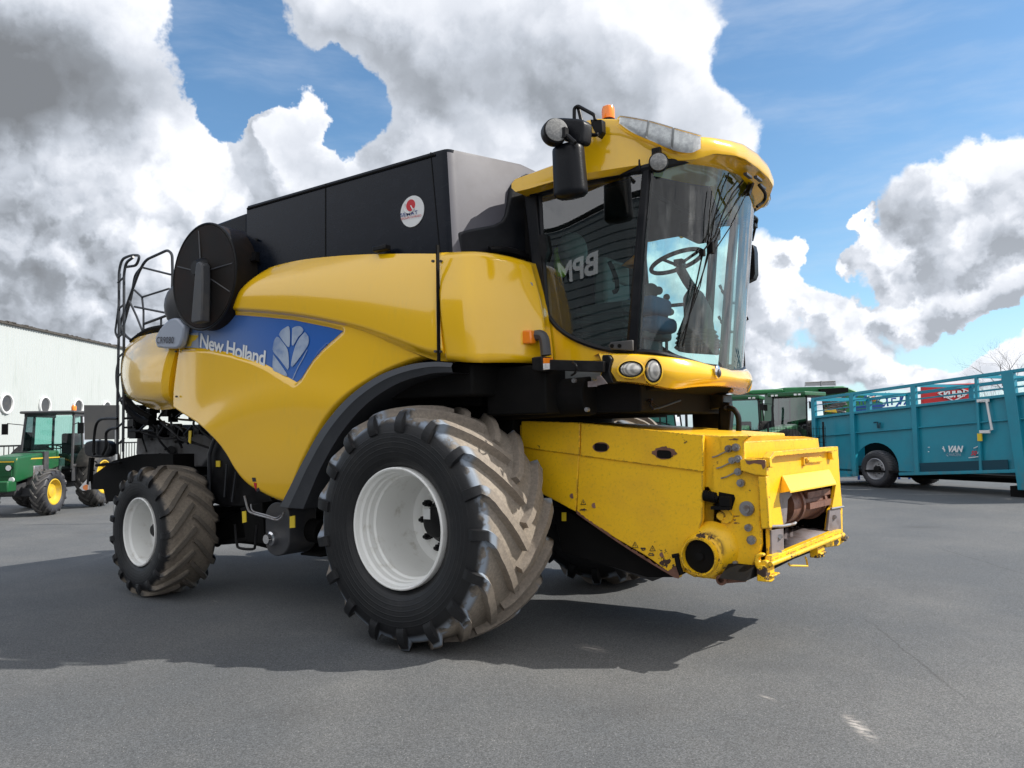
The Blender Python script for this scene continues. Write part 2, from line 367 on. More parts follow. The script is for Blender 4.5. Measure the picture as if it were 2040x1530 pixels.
    bp = g.n('ShaderNodeBump'); bp.inputs['Strength'].default_value = .5; bp.inputs['Distance'].default_value = .004
    g.set(bp.inputs['Height'], v2s.outputs[0]); g.set(b.inputs['Normal'], bp.outputs[0])
mat('asphalt', fn=asphalt)
mat('verge', fn=dirty((.10, .12, .035), (.26, .23, .15), 3, .35, .7, .9, .9, .6, 30))
def cladding(g, b):
    o = g.n('ShaderNodeTexCoord').outputs['Object']
    n = g.noise(g.vm('MULTIPLY', o, (1, 1, .2)), 1.5, 6, .65)
    g.set(b.inputs['Base Color'], g.mix(g.ss(n, .5, .85), (.46, .49, .485, 1), (.38, .42, .40, 1)))
    b.inputs['Roughness'].default_value = .5
mat('white_cladding', fn=cladding)
def teal(g, b):
    o = g.n('ShaderNodeTexCoord').outputs['Object']; s = g.n('ShaderNodeSeparateXYZ'); g.set(s.inputs[0], o)
    n = g.noise(o, 1.5, 5, .6); n2 = g.noise(g.vm('MULTIPLY', o, (1, 1, .3)), 7, 6, .7)
    c = g.mix(g.ss(n, .3, .8), (.010, .26, .36, 1), (.016, .21, .30, 1))
    k = g.m('MULTIPLY', g.ss(s.outputs[2], .3, 1.1, 1, 0), g.ss(n2, .42, .7))
    c = g.mix(g.m('MULTIPLY', k, .45), c, (.16, .17, .15, 1))
    c = g.mix(g.ss(g.noise(o, 12, 8, .7), .70, .73), c, (.10, .05, .03, 1))
    g.set(b.inputs['Base Color'], c); g.set(b.inputs['Roughness'], g.m('MULTIPLY_ADD', k, .3, .35))
mat('teal_paint', fn=teal)
mat('teal_dark', (.003, .05, .08), .5)
mat('tractor_green', fn=dirty((.012, .10, .035), (.035, .09, .045), 3, .4, .8, .35, .55))
mat('combine_green', fn=dirty((.006, .16, .045), (.01, .13, .04), 1, .4, .8, .4, .5))
mat('tractor_yellow', fn=dirty((.62, .42, .03), (.35, .26, .08), 5, .5, .8, .45, .6))
mat('machine_blue', (.015, .07, .30), .45)
mat('bark', fn=dirty((.055, .05, .045), (.09, .08, .07), 8, .4, .7, .9, .9))
mat('wall_grey', (.10, .115, .12), .5)
mat('lamp_grey', fn=dirty((.30, .30, .29), (.18, .18, .18), 60, .4, .6, .2, .3))
mat('zinc', (.35, .36, .37), .45, .6)

# ------------------------------------------------------------------ mesh helpers
def cr_spline(pts, n):
    """resample a polyline of vectors with a Catmull-Rom curve to n points, even in length"""
    P = [Vector(p) for p in pts]
    if len(P) == 2: return [P[0].lerp(P[1], i / (n - 1)) for i in range(n)]
    Q = [P[0] * 2 - P[1]] + P + [P[-1] * 2 - P[-2]]
    dense = []
    for i in range(1, len(Q) - 2):
        a, b_, c, d = Q[i - 1], Q[i], Q[i + 1], Q[i + 2]
        for k in range(16):
            t = k / 16
            dense.append(.5 * ((2 * b_) + (c - a) * t + (2 * a - 5 * b_ + 4 * c - d) * t * t + (3 * b_ - a - 3 * c + d) * t ** 3))
    dense.append(P[-1])
    L = [0.0]
    for i in range(1, len(dense)): L.append(L[-1] + (dense[i] - dense[i - 1]).length)
    out = []; j = 0
    for i in range(n):
        s = L[-1] * i / (n - 1)
        while j < len(L) - 2 and L[j + 1] < s: j += 1
        k = 0 if L[j + 1] == L[j] else (s - L[j]) / (L[j + 1] - L[j])
        out.append(dense[j].lerp(dense[j + 1], min(1, max(0, k))))
    return out
def frame_for(d):
    d = Vector(d).normalized()
    a = Vector((0, 0, 1)) if abs(d.z) < .9 else Vector((1, 0, 0))
    u = d.cross(a).normalized(); return u, d.cross(u).normalized()
class MB:
    def __init__(s): s.v = []; s.f = []
    def add(s, vs, fs):
        o = len(s.v); s.v += [Vector(v) for v in vs]; s.f += [tuple(i + o for i in f) for f in fs]; return s
    def box(s, c, sz, ax=None):
        X, Y, Z = ax or (Vector((1, 0, 0)), Vector((0, 1, 0)), Vector((0, 0, 1)))
        c = Vector(c); vs = [c + X * (sz[0] / 2 * i) + Y * (sz[1] / 2 * j) + Z * (sz[2] / 2 * k) for i in (-1, 1) for j in (-1, 1) for k in (-1, 1)]
        return s.add(vs, [(0, 1, 3, 2), (4, 6, 7, 5), (0, 4, 5, 1), (2, 3, 7, 6), (0, 2, 6, 4), (1, 5, 7, 3)])
    def bx(s, x0, x1, y0, y1, z0, z1):
        return s.box(((x0 + x1) / 2, (y0 + y1) / 2, (z0 + z1) / 2), (abs(x1 - x0), abs(y1 - y0), abs(z1 - z0)))
    def beam(s, a, b, w, h, upv=(0, 0, 1)):
        a = Vector(a); b = Vector(b); d = (b - a); L = d.length; d = d / L
        u = d.cross(Vector(upv)).normalized(); v = u.cross(d)
        return s.box((a + b) / 2, (L, w, h), (d, u, v))
    def prism(s, poly, ext):
        n = len(poly); ext = Vector(ext); p = [Vector(a) for a in poly]
        vs = p + [a + ext for a in p]
        fs = [tuple(range(n))[::-1], tuple(range(n, 2 * n))] + [(i, (i + 1) % n, (i + 1) % n + n, i + n) for i in range(n)]
        return s.add(vs, fs)
    def cyl(s, a, b, r0, r1=None, n=24, cap=True):
        r1 = r0 if r1 is None else r1; a = Vector(a); b = Vector(b); u, v = frame_for(b - a); vs = []
        for c, r in ((a, r0), (b, r1)):
            vs += [c + (u * math.cos(2 * math.pi * i / n) + v * math.sin(2 * math.pi * i / n)) * r for i in range(n)]
        fs = [(i, (i + 1) % n, (i + 1) % n + n, i + n) for i in range(n)]
        if cap: fs += [tuple(range(n))[::-1], tuple(range(n, 2 * n))]
        return s.add(vs, fs)
    def tube(s, pts, r, n=10, sm=0, cap=True, closed=False):
        P = cr_spline(pts, sm) if sm else [Vector(p) for p in pts]
        N = len(P); rings = []; u = None
        for i in range(N):
            d = (P[(i + 1) % N] - P[i - 1]) if closed else (P[min(i + 1, N - 1)] - P[max(i - 1, 0)])
            d.normalize()
            if u is None: u, _ = frame_for(d)
            u = (u - d * u.dot(d)).normalized(); v = d.cross(u)
            rr = r[i] if isinstance(r, (list, tuple)) else r
            rings.append([P[i] + (u * math.cos(2 * math.pi * k / n) + v * math.sin(2 * math.pi * k / n)) * rr for k in range(n)])
        o = [p for rg in rings for p in rg]
        fs = []
        for i in range(N if closed else N - 1):
            j = (i + 1) % N
            fs += [(i * n + k, i * n + (k + 1) % n, j * n + (k + 1) % n, j * n + k) for k in range(n)]
        if cap and not closed: fs += [tuple(range(n))[::-1], tuple((N - 1) * n + k for k in range(n))]
        return s.add(o, fs)
    def lathe(s, prof, o=(0, 0, 0), d=(0, 1, 0), n=48, closed=False):
        o = Vector(o); d = Vector(d).normalized(); u, v = frame_for(d); m_ = len(prof); vs = []
        for i in range(n):
            a = 2 * math.pi * i / n; e = u * math.cos(a) + v * math.sin(a)
            vs += [o + e * r + d * h for r, h in prof]
        fs = []
        for i in range(n):
            j = (i + 1) % n
            for k in range(m_ if closed else m_ - 1):
                l = (k + 1) % m_
                fs.append((i * m_ + k, i * m_ + l, j * m_ + l, j * m_ + k))
        return s.add(vs, fs)
    def grid(s, rows):
        w = len(rows[0]); vs = [p for r_ in rows for p in r_]
        return s.add(vs, [(i * w + j, i * w + j + 1, (i + 1) * w + j + 1, (i + 1) * w + j) for i in range(len(rows) - 1) for j in range(w - 1)])
    def ball(s, c, r, n=16, sq=(1, 1, 1)):
        c = Vector(c); pr = []
        rows = []
        for i in range(n // 2 + 1):
            t = math.pi * i / (n // 2)
            rows.append([c + Vector((math.sin(t) * math.cos(2 * math.pi * k / n) * sq[0], math.sin(t) * math.sin(2 * math.pi * k / n) * sq[1], math.cos(t) * sq[2])) * r for k in range(n + 1)])
        return s.grid(rows)
    def build(s, name, mname, parent=None, ang=35, bev=0.0, seg=2, thick=0.0, loc=None, weld=True):
        me = bpy.data.meshes.new(name); me.from_pydata([tuple(v) for v in s.v], [], s.f)
        bm = bmesh.new(); bm.from_mesh(me)
        if weld: bmesh.ops.remove_doubles(bm, verts=bm.verts, dist=1e-5)
        bmesh.ops.recalc_face_normals(bm, faces=bm.faces)
        bm.to_mesh(me); bm.free()
        me.materials.append(MATS[mname])
        me.shade_smooth(); me.set_sharp_from_angle(angle=math.radians(ang))
        o = bpy.data.objects.new(name, me); COL.objects.link(o)
        if parent is not None: o.parent = parent
        if loc is not None: o.location = loc
        if thick:
            md = o.modifiers.new('thick', 'SOLIDIFY'); md.thickness = thick; md.offset = 0
        if bev:
            md = o.modifiers.new('bevel', 'BEVEL'); md.width = bev; md.segments = seg; md.limit_method = 'ANGLE'; md.angle_limit = math.radians(35); md.harden_normals = False
        return o
def thing(name, label, cat, loc=(0, 0, 0), rotz=0, group=None):
    o = bpy.data.objects.new(name, None); COL.objects.link(o); o.location = loc; o.rotation_euler = (0, 0, rotz)
    o['label'] = label; o['category'] = cat
    if group: o['group'] = group
    return o
def part(name, parent, label=None, loc=(0, 0, 0), rot=(0, 0, 0)):
    o = bpy.data.objects.new(name, None); COL.objects.link(o); o.parent = parent; o.location = loc; o.rotation_euler = rot
    if label: o['label'] = label
    return o
def tag(o, label, cat, group=None):
    o['label'] = label; o['category'] = cat
    if group: o['group'] = group
    return o
def struct(o): o['kind'] = 'structure'; return o
def copy_tree(o, parent=None):
    c = o.copy(); COL.objects.link(c)
    if parent is not None: c.parent = parent
    for ch in list(o.children): copy_tree(ch, c)
    return c
def text_mesh(txt, bold=0.0, size=1.0, space=1.0, shear=0.0):
    cu = bpy.data.curves.new('t', 'FONT'); cu.body = txt; cu.size = size; cu.offset = bold; cu.space_character = space; cu.shear = shear
    cu.resolution_u = 4; cu.fill_mode = 'FRONT'
    o = bpy.data.objects.new('t', cu); COL.objects.link(o)
    dg = bpy.context.evaluated_depsgraph_get(); dg.update()
    me = bpy.data.meshes.new_from_object(o.evaluated_get(dg))
    bpy.data.objects.remove(o)
    return me
def text_on(name, txt, BL, BR, TL, mname, parent, bold=0.0, surf=None, off=(0, -.004, 0), space=1.0, sub=False, shear=0.0, label=None):
    """lettering laid on the parallelogram BL-BR-TL"""
    me = text_mesh(txt, bold, 1.0, space, shear)
    xs = [v.co.x for v in me.vertices]; ys = [v.co.y for v in me.vertices]
    x0, x1, y0, y1 = min(xs), max(xs), 0.0, max(ys)
    BL = Vector(BL); U = Vector(BR) - BL; V = Vector(TL) - BL
    if sub:
        bm = bmesh.new(); bm.from_mesh(me); bmesh.ops.subdivide_edges(bm, edges=[e for e in bm.edges if e.calc_length() > .1], cuts=3, use_grid_fill=False); bm.to_mesh(me); bm.free()
    for v in me.vertices:
        p = BL + U * ((v.co.x - x0) / (x1 - x0)) + V * ((v.co.y - y0) / (y1 - y0))
        if surf: p.y = surf(p.x, p.z)
        v.co = p + Vector(off)
    me.materials.clear(); me.materials.append(MATS[mname])
    o = bpy.data.objects.new(name, me); COL.objects.link(o); o.parent = parent
    if label: o['label'] = label
    return o
def coons(top, bot, lef, rig, nu, nv):
    T = cr_spline(top, nu); B = cr_spline(bot, nu); L = cr_spline(lef, nv); R = cr_spline(rig, nv)
    rows = []
    for j in range(nv):
        v = j / (nv - 1); row = []
        for i in range(nu):
            u = i / (nu - 1)
            p = T[i] * (1 - v) + B[i] * v + L[j] * (1 - u) + R[j] * u - (T[0] * (1 - u) * (1 - v) + T[-1] * u * (1 - v) + B[0] * (1 - u) * v + B[-1] * u * v)
            row.append(p)
        rows.append(row)
    return rows
def sstep(a, b, x):
    t = min(1, max(0, (x - a) / (b - a))); return t * t * (3 - 2 * t)
def in_poly(x, y, P):
    c = False; j = len(P) - 1
    for i in range(len(P)):
        if (P[i][1] > y) != (P[j][1] > y) and x < (P[j][0] - P[i][0]) * (y - P[i][1]) / (P[j][1] - P[i][1]) + P[i][0]: c = not c
        j = i
    return c
def dist_poly(x, y, P):
    best = 9
    for i in range(len(P)):
        ax_, ay_ = P[i]; bx_, by_ = P[(i + 1) % len(P)]
        dx, dy = bx_ - ax_, by_ - ay_; t = max(0, min(1, ((x - ax_) * dx + (y - ay_) * dy) / (dx * dx + dy * dy + 1e-12)))
        best = min(best, math.hypot(x - ax_ - dx * t, y - ay_ - dy * t))
    return best if in_poly(x, y, P) else -best
def fillet(pts, r=.06, n=5):
    P = [Vector(p) for p in pts]; out = [P[0]]
    for i in range(1, len(P) - 1):
        a, b_, c = P[i - 1], P[i], P[i + 1]; d1 = (a - b_); d2 = (c - b_); rr = min(r, d1.length * .45, d2.length * .45)
        p, s_ = b_ + d1.normalized() * rr, b_ + d2.normalized() * rr
        for k in range(n + 1):
            t = k / n; out.append(p * (1 - t) ** 2 + b_ * 2 * t * (1 - t) + s_ * t * t)
    out.append(P[-1]); return out
def Y(pts, y): return [q(a, b, y=y) for a, b in pts]
def YY(pts): return [q(a, b, y=c) for a, b, c in pts]
def flat_poly(name, pts, mname, parent, ext=(0, .004, 0), **k):
    return MB().prism(pts, ext).build(name, mname, parent, **k)
mat('rim_grey', fn=dirty((.42, .43, .46), (.28, .28, .3), 6, .4, .8, .35, .5))
mat('brown_paint', fn=dirty((.08, .05, .025), (.05, .035, .02), 3, .4, .8, .6, .7))
mat('gravel_m', fn=dirty((.30, .25, .19), (.18, .16, .13), 5, .3, .7, .9, .9, .5, 30))
mat('board_grey', fn=dirty((.11, .11, .11), (.15, .14, .125), 1.2, .4, .7, .4, .5))
# ================================================================== COMBINE HARVESTER
H = thing('combine_harvester', 'yellow combine harvester with black grain tank and no header, parked in the yard centre', 'combine harvester')

# ---- wheels
def make_tyre(R, W, rr, nl, sgn, mname, parent, name='tyre', lugh=.062, delta=.46):
    b = MB(); Rc = R - lugh * R / .95
    pr = [(rr, -W * .40), (rr + .03 * R, -W * .455), (rr + .10 * R, -W * .50), (.74 * R, -W * .522), (.82 * R, -W * .51), (.875 * R, -W * .475), (.905 * R, -W * .42),
          (Rc - .018 * R, -W * .32), (Rc - .006 * R, -W * .17), (Rc, 0)]
    pr = pr + [(r, -h) for r, h in pr[:-1]][::-1] + [(rr - .02, W * .38), (rr - .02, -W * .38)]
    b.lathe(pr, n=96, closed=True)
    def surf(t):   # t 0..1 from centre to side wall
        pts = [(0, Rc), (.17, Rc - .006 * R), (.32, Rc - .018 * R), (.42, .905 * R), (.475, .875 * R), (.51, .82 * R), (.519, .775 * R)]
        s = t * (len(pts) - 1); i = min(int(s), len(pts) - 2); k = s - i
        return (pts[i][0] + (pts[i + 1][0] - pts[i][0]) * k) * W, pts[i][1] + (pts[i + 1][1] - pts[i][1]) * k
    ns = 15
    for side in (-1, 1):
        for k in range(nl):
            a0 = 2 * math.pi * (k + (.5 if side > 0 else 0)) / nl
            P = []; Nn = []
            for i in range(ns):
                t = -.02 + 1.02 * i / (ns - 1); tt = max(t, 0)
                w, r = surf(tt); w += min(t, 0) * W
                tp = min(1, tt / .60)
                a = a0 + sgn * delta * (1 - tp) ** 1.35
                w2, r2 = surf(min(1, tt + .03)); w1, r1 = surf(max(0, tt - .03))
                dw, dr = w2 - w1, r2 - r1; L = math.hypot(dw, dr) or 1
                nr, nw = dw / L, -dr / L
                er = Vector((math.cos(a), 0, math.sin(a)))
                P.append(er * r + Vector((0, side * w, 0))); Nn.append((er * nr + Vector((0, side * nw, 0))).normalized())
            rows = []
            for i in range(ns):
                T = (P[min(i + 1, ns - 1)] - P[max(i - 1, 0)]).normalized()
                S = T.cross(Nn[i]).normalized(); e = i / (ns - 1)
                hgt = lugh * R / .95 * (1.0 if e < .62 else 1 - .78 * (e - .62) / .38) + .0
                wb = R * (.040 + .012 * e); wtp = R * (.027 + .013 * e)
                if i == 0: hgt *= .8
                rows.append([P[i] - S * wb - Nn[i] * .02, P[i] - S * wtp + Nn[i] * hgt, P[i] + S * wtp + Nn[i] * hgt, P[i] + S * wb - Nn[i] * .02])
            b.grid(rows)
            for rw in (rows[0], rows[-1]): b.add(rw, [(0, 1, 2, 3)])
    return b.build(name, mname, parent, ang=40, weld=False)
def lathe_part(name, prof, mname, parent, n=64, ang=30):
    return MB().lathe(prof, n=n).build(name, mname, parent, ang=ang)
def combine_wheel(loc, rotz, R, W, rr, prof, nl, sgn, tmat, delta, hub_r, hub_h, nb, bolt_r, flip=False):
    w = part('wheel', H, loc=loc, rot=(0, 0, rotz + (math.pi if flip else 0)))
    make_tyre(R, W, rr, nl, -sgn if flip else sgn, tmat, w, delta=delta)
    lathe_part('rim', prof, 'white_rim', w)
    hb = MB(); hb.lathe([(hub_r, hub_h + .02), (hub_r, hub_h - .05), (hub_r * .75, hub_h - .09), (hub_r * .7, hub_h - .16), (hub_r * .5, hub_h - .18), (0, hub_h - .18)], n=40)
    hb.build('hub', 'satin_black', w, ang=30)
    bo = MB()
    for i in range(nb):
        a = 2 * math.pi * i / nb; c = Vector((math.cos(a) * bolt_r, 0, math.sin(a) * bolt_r))
        bo.cyl(c + Vector((0, hub_h, 0)), c + Vector((0, hub_h - .05, 0)), .031, n=6); bo.cyl(c + Vector((0, hub_h - .05, 0)), c + Vector((0, hub_h - .08, 0)), .016, n=8)
        bo.box(c * .94 + Vector((0, hub_h - .006, 0)), (.05, .012, .05))
    bo.build('bolts', 'satin_black', w)
    return w
fprof = [(r_ * .97, h_) for r_, h_ in [(.47, .41), (.505, -.415), (.503, -.438), (.492, -.445), (.480, -.438), (.472, -.40), (.455, -.385), (.452, -.34), (.440, -.325), (.438, -.27), (.422, -.255), (.415, -.05), (.408, .12),
         (.385, .165), (.33, .185), (.315, .20), (.29, .20), (.275, .185), (.2, .19), (0, .19)]]
fw1 = combine_wheel((-.01, -1.54, .965), 0, .995, .90, .48, fprof, 17, -1, 'front_tyre_rubber', .52, .185, .19, 10, .245)
MB().box((-.07, .008, .07), (.075, .004, .09)).build('hub_plate', 'white_paint', fw1)
combine_wheel((-.01, 1.54, .965), 0, .995, .90, .48, fprof, 17, -1, 'front_tyre_rubber', .52, .155, .19, 10, .20, flip=True)
rprof = [(.34, .25), (.372, -.26), (.372, -.278), (.36, -.283), (.350, -.272), (.345, -.23), (.325, -.21), (.315, -.1), (.305, .0), (.27, .04), (.2, .05), (0, .05)]
combine_wheel((-3.9, -1.64, .70), math.radians(-4), .715, .58, .36, rprof, 17, 1, 'rear_tyre_rubber', .46, .10, .05, 8, .14)
combine_wheel((-3.9, 1.64, .70), math.radians(-4), .715, .58, .36, rprof, 17, 1, 'rear_tyre_rubber', .46, .10, .05, 8, .14, flip=True)

# ---- chassis and dark body core
b = MB()
b.bx(-3.9, .3, -1.25, 1.25, 1.95, 3.2); b.bx(-3.3, -1.0, -.95, .95, 1.25, 2.0)
b.bx(-1.05, .42, -.95, .95, 1.45, 2.0); b.bx(-4.7, -3.8, -1.1, 1.1, 2.05, 2.8)
b.bx(-.95, .5, -1.62, -1.2, 2.02, 2.28); b.bx(-.95, .5, 1.2, 1.62, 2.02, 2.28)
b.prism([(x, -1.05, z) for x, z in ((-3.9, 2.0), (-4.9, 2.02), (-5.0, 2.35), (-3.9, 2.4))], (0, 2.1, 0))
b.build('body_core', 'matte_black', H, bev=.02)
b = MB()
b.beam((-3.4, -.75, 1.15), (1.0, -.75, 1.2), .14, .26); b.beam((-3.4, .75, 1.15), (1.0, .75, 1.2), .14, .26)
b.beam((-3.9, -.75, 1.3), (-3.0, -.75, 1.15), .14, .2); b.beam((-3.9, .75, 1.3), (-3.0, .75, 1.15), .14, .2)
for x in (-3.2, -2.2, -1.3): b.beam((x, -.9, 1.12), (x, .9, 1.12), .1, .14)
b.build('chassis_frame', 'satin_black', H, bev=.01)
b = MB(); b.cyl((.02, -1.25, .95), (.02, 1.25, .95), .19, n=20); b.box((.0, 0, 1.1), (.6, 1.6, .5)); b.box((.02, -1.0, 1.0), (.5, .35, .55)); b.box((.02, 1.0, 1.0), (.5, .35, .55))
b.build('front_axle', 'matte_black', H, bev=.03)
b = MB(); b.beam((-3.9, -1.3, .78), (-3.9, 1.3, .78), .24, .24); b.beam((-3.9, -.9, .9), (-3.1, -.5, 1.2), .12, .14); b.beam((-3.9, .9, .9), (-3.1, .5, 1.2), .12, .14)
b.cyl((-3.72, -1.2, .78), (-3.72, 1.2, .78), .05, n=12); b.box((-3.9, -1.2, .8), (.2, .2, .42)); b.box((-3.9, 1.2, .8), (.2, .2, .42))
b.build('rear_axle', 'matte_black', H, bev=.015)
# engine of chutes, hoses and brackets under the tail, seen above the rear wheel
b = MB(); rnd = random.Random(4)
for i in range(46):
    c = q(rnd.uniform(262, 425), rnd.uniform(812, 868), y=rnd.uniform(-1.2, -.9)); s_ = rnd.uniform(.03, .13)
    b.box(c, (s_ * rnd.uniform(.6, 2), .1, s_))
for i in range(16):
    x0 = rnd.uniform(265, 420); y0 = rnd.uniform(815, 850)
    b.tube([q(x0, y0, y=-1.22), q(x0 + rnd.uniform(-20, 30), y0 + rnd.uniform(12, 30), y=-1.25), q(x0 + rnd.uniform(10, 60), y0 + rnd.uniform(10, 60), y=-1.15)], .014, 6, sm=10)
b.tube([q(258, 859, y=-1.2), q(300, 858, y=-1.2), q(322, 862, y=-1.2)], .02, 8)
b.build('hydraulic_hoses', 'satin_black', H)
b = MB(); b.prism(Y([(300, 848), (345, 846), (352, 858), (420, 850), (430, 892), (400, 930), (300, 930), (270, 905), (272, 872)], -.92), (0, 1.8, 0))
b.build('straw_chopper', 'chopper_grey', H, bev=.02)
b = MB()
for px, py in ((302, 875), (330, 895), (318, 905), (350, 880), (342, 868)): b.cyl(q(px, py, y=-.92), q(px, py, y=-.96), .018, n=8)
b.tube([q(282, 868, y=-.95), q(292, 900, y=-.95)], .012, 6); b.cyl(q(341, 896, y=-.92), q(341, 896, y=-1.0), .05, n=14)
b.build('chopper_bolts', 'satin_black', H)
MB().prism(Y([(376, 858), (381, 858), (379, 884), (375, 880)], -1.26), (0, .01, 0)).build('warning_sticker', 'sticker_yellow', H)
# mid section side cover between the wheels
b = MB(); b.prism(Y([(415, 890), (424, 868), (436, 862), (520, 950), (545, 1008), (445, 1010), (417, 1000)], -1.30), (0, .5, 0)); b.build('engine_side_cover', 'satin_black', H, bev=.02)
b = MB(); b.tube(Y([(417, 1005), (417, 905), (425, 880), (434, 864)], -1.34), .022, 8)
for a_, c_ in (((447, 990), (452, 925)), ((462, 1000), (470, 940))): b.tube(Y([a_, c_], -1.33), .012, 6)
b.build('cover_edge', 'fender_black', H)
MB().prism(Y([(430, 918), (438, 918), (438, 930), (430, 930)], -1.315), (0, .01, 0)).build('warning_sticker', 'sticker_yellow', H)
b = MB()
b.prism(Y([(425, 1042), (480, 1018), (530, 1010), (640, 1020), (640, 1100), (560, 1100), (500, 1085), (432, 1078)], -1.05), (0, .25, 0))
b.prism(Y([(478, 1012), (522, 1000), (528, 1085), (490, 1080)], -1.45), (0, .4, 0))
b.tube(Y([(425, 1082), (470, 1078), (520, 1072)], -1.2), .03, 8); b.ball(q(433, 1082, y=-1.2), .045)
b.cyl(q(600, 1052, y=-1.2), q(645, 1060, y=-1.2), .12); b.prism(Y([(598, 1101), (640, 1106), (640, 1110), (598, 1106)], -1.3), (0, .3, 0))
b.build('side_frame', 'matte_black', H, bev=.01)
b = MB()
b.prism([q(px, py, y=-1.5) for px, py in [(552 + 24 * math.cos(a), (1030 if math.sin(a) > 0 else 1078) - 30 * math.sin(a)) for a in [i * math.pi / 14 for i in range(28)]]], (0, .35, 0))
b.build('belt_guard', 'dark_grey', H, bev=.012)
b = MB()
b.lathe([(.0, -.1), (.045, -.1), (.05, -.06), (.07, -.05), (.075, .0)], o=q(546, 1072, y=-1.5), n=20); b.build('belt_pulley', 'chrome', H)
b = MB(); b.tube(Y([(468, 1044), (472, 1084), (478, 1092), (502, 1094), (508, 1088), (512, 1046)], -1.55), .014, 8, sm=20); b.build('step_bracket', 'satin_black', H)
b = MB(); b.tube(Y([(487, 988), (494, 1014), (502, 1022), (530, 1030), (552, 1036), (562, 1030), (566, 1020)], -1.6), .012, 8, sm=24)
b.tube(Y([(500, 1004), (504, 1018), (530, 1026), (550, 1032), (560, 1026)], -1.58), .008, 6, sm=20); b.build('latch_rod', 'steel', H)
for poly in ([(482, 1019), (489, 1018), (490, 1040), (483, 1042)], [(577, 1029), (587, 1027), (587, 1051), (577, 1052)]):
    MB().prism(Y(poly, -1.66), (0, .01, 0)).build('warning_sticker', 'sticker_yellow', H)

# ---- yellow side shells
decal_px = [(368, 640), (445, 627), (480, 628), (520, 631), (580, 637), (620, 645), (655, 652), (681, 659), (668, 671), (655, 682), (640, 695), (622, 716), (610, 735), (600, 754), (591, 761), (575, 752), (555, 741),
            (530, 727), (500, 715), (460, 703), (420, 695), (390, 693), (361, 692), (364, 665)]
decal_xz = [(p.x, p.z) for p in Y(decal_px, -1.74)]
def low_y(x, z, rec=True):
    y = -1.75
    if z < 1.75: y += .11 * ((1.75 - z) / .75) ** 2
    if x < -3.0: y += .05 * ((-3.0 - x) / .7) ** 2
    y += .05 * sstep(-.9, .1, x)
    # the pressed line that starts at the tip of the blue field and fades down and back
    ridge = math.exp(-((z - (2.05 - .16 * (x + 1.6) ** 2)) / .22) ** 2) * .030
    y -= ridge
    if rec: y += .030 * sstep(-.045, .004, dist_poly(x, z, decal_xz))
    return y
top = Y([(357, 662), (371, 648), (440, 620), (447, 617), (520, 622), (600, 632), (700, 652), (770, 680), (838, 712)], -1.75)
bot = Y([(336, 812), (362, 828), (400, 850), (425, 874), (445, 905), (462, 942), (480, 968), (505, 985), (532, 999), (557, 1006)], -1.75)
lef = Y([(357, 662), (345, 720), (336, 775), (336, 812)], -1.75)
rig = Y([(838, 712), (805, 722), (750, 748), (690, 792), (640, 852), (600, 922), (570, 985), (557, 1006)], -1.75)
NU, NV = 190, 120
rows = coons(top, bot, lef, rig, NU, NV)
for j, rw in enumerate(rows):
    for i, p in enumerate(rw):
        p.y = low_y(p.x, p.z)
        e = min(i, (NU - 1 - i), (NV - 1 - j)) 
        p.y += .05 * max(0, 1 - e / 3.0) ** 2
def rim_rows(rows, d=.06):
    return [[p + Vector((0, d, 0)) for p in rows[0]]] + rows + [[p + Vector((0, d, 0)) for p in rows[-1]]]
def panel(name, rows, mname='yellow_paint', d=.07, label=None, parent=H, mirror=True):
    rr_ = [[rw[0] + Vector((0, d, 0))] + rw + [rw[-1] + Vector((0, d, 0))] for rw in rim_rows(rows, d)]
    o = MB().grid(rr_).build(name, mname, parent, ang=50)
    if label: o['label'] = label
    if mirror:
        c = o.copy(); COL.objects.link(c); c.scale = (1, -1, 1)
    return o
side = panel('side_panel', rows)
# blue field with lettering
bm_ = bmesh.new(); vs = [bm_.verts.new((x, -1.7, z)) for x, z in decal_xz]; fc = bm_.faces.new(vs)
bmesh.ops.triangulate(bm_, faces=[fc])
for _ in range(5): bmesh.ops.subdivide_edges(bm_, edges=[e for e in bm_.edges if e.calc_length() > .06], cuts=1, use_grid_fill=False); bmesh.ops.triangulate(bm_, faces=bm_.faces[:])
for v in bm_.verts: v.co.y = -1.75 + (low_y(v.co.x, v.co.z, False) + 1.75) + .030 - .005
me = bpy.data.meshes.new('decal'); bm_.to_mesh(me); bm_.free(); me.shade_smooth(); me.materials.append(MATS['blue_decal'])
dec = bpy.data.objects.new('decal', me); COL.objects.link(dec); dec.parent = side
dsurf = lambda x, z: low_y(x, z, False) + .030 - .009
def on_decal(name, px, mname, off=0.0, parent=None, cuts=True):
    pts = Y(px, -1.73)
    bm = bmesh.new(); vs = [bm.verts.new(p) for p in pts]; fc = bm.faces.new(vs); bmesh.ops.triangulate(bm, faces=[fc])
    if cuts:
        for _ in range(2): bmesh.ops.subdivide_edges(bm, edges=[e for e in bm.edges if e.calc_length() > .06], cuts=1); bmesh.ops.triangulate(bm, faces=bm.faces[:])
    for v in bm.verts: v.co.y = dsurf(v.co.x, v.co.z) - off
    me = bpy.data.meshes.new(name); bm.to_mesh(me); bm.free(); me.materials.append(MATS[mname]); me.shade_smooth()
    o = bpy.data.objects.new(name, me); COL.objects.link(o); o.parent = parent or side
    return o
dy = -1.73
text_on('lettering', 'New Holland', q(398, 691, y=dy), q(528, 728, y=dy), q(400, 664, y=dy), 'white_letter', side, bold=.022, surf=dsurf, off=(0, -.003, 0), sub=True, space=.92)
Z8 = lambda L: [(300 + a / 4.857, 600 + b_ / 4.857) for a, b_ in L]
leaf = MB()
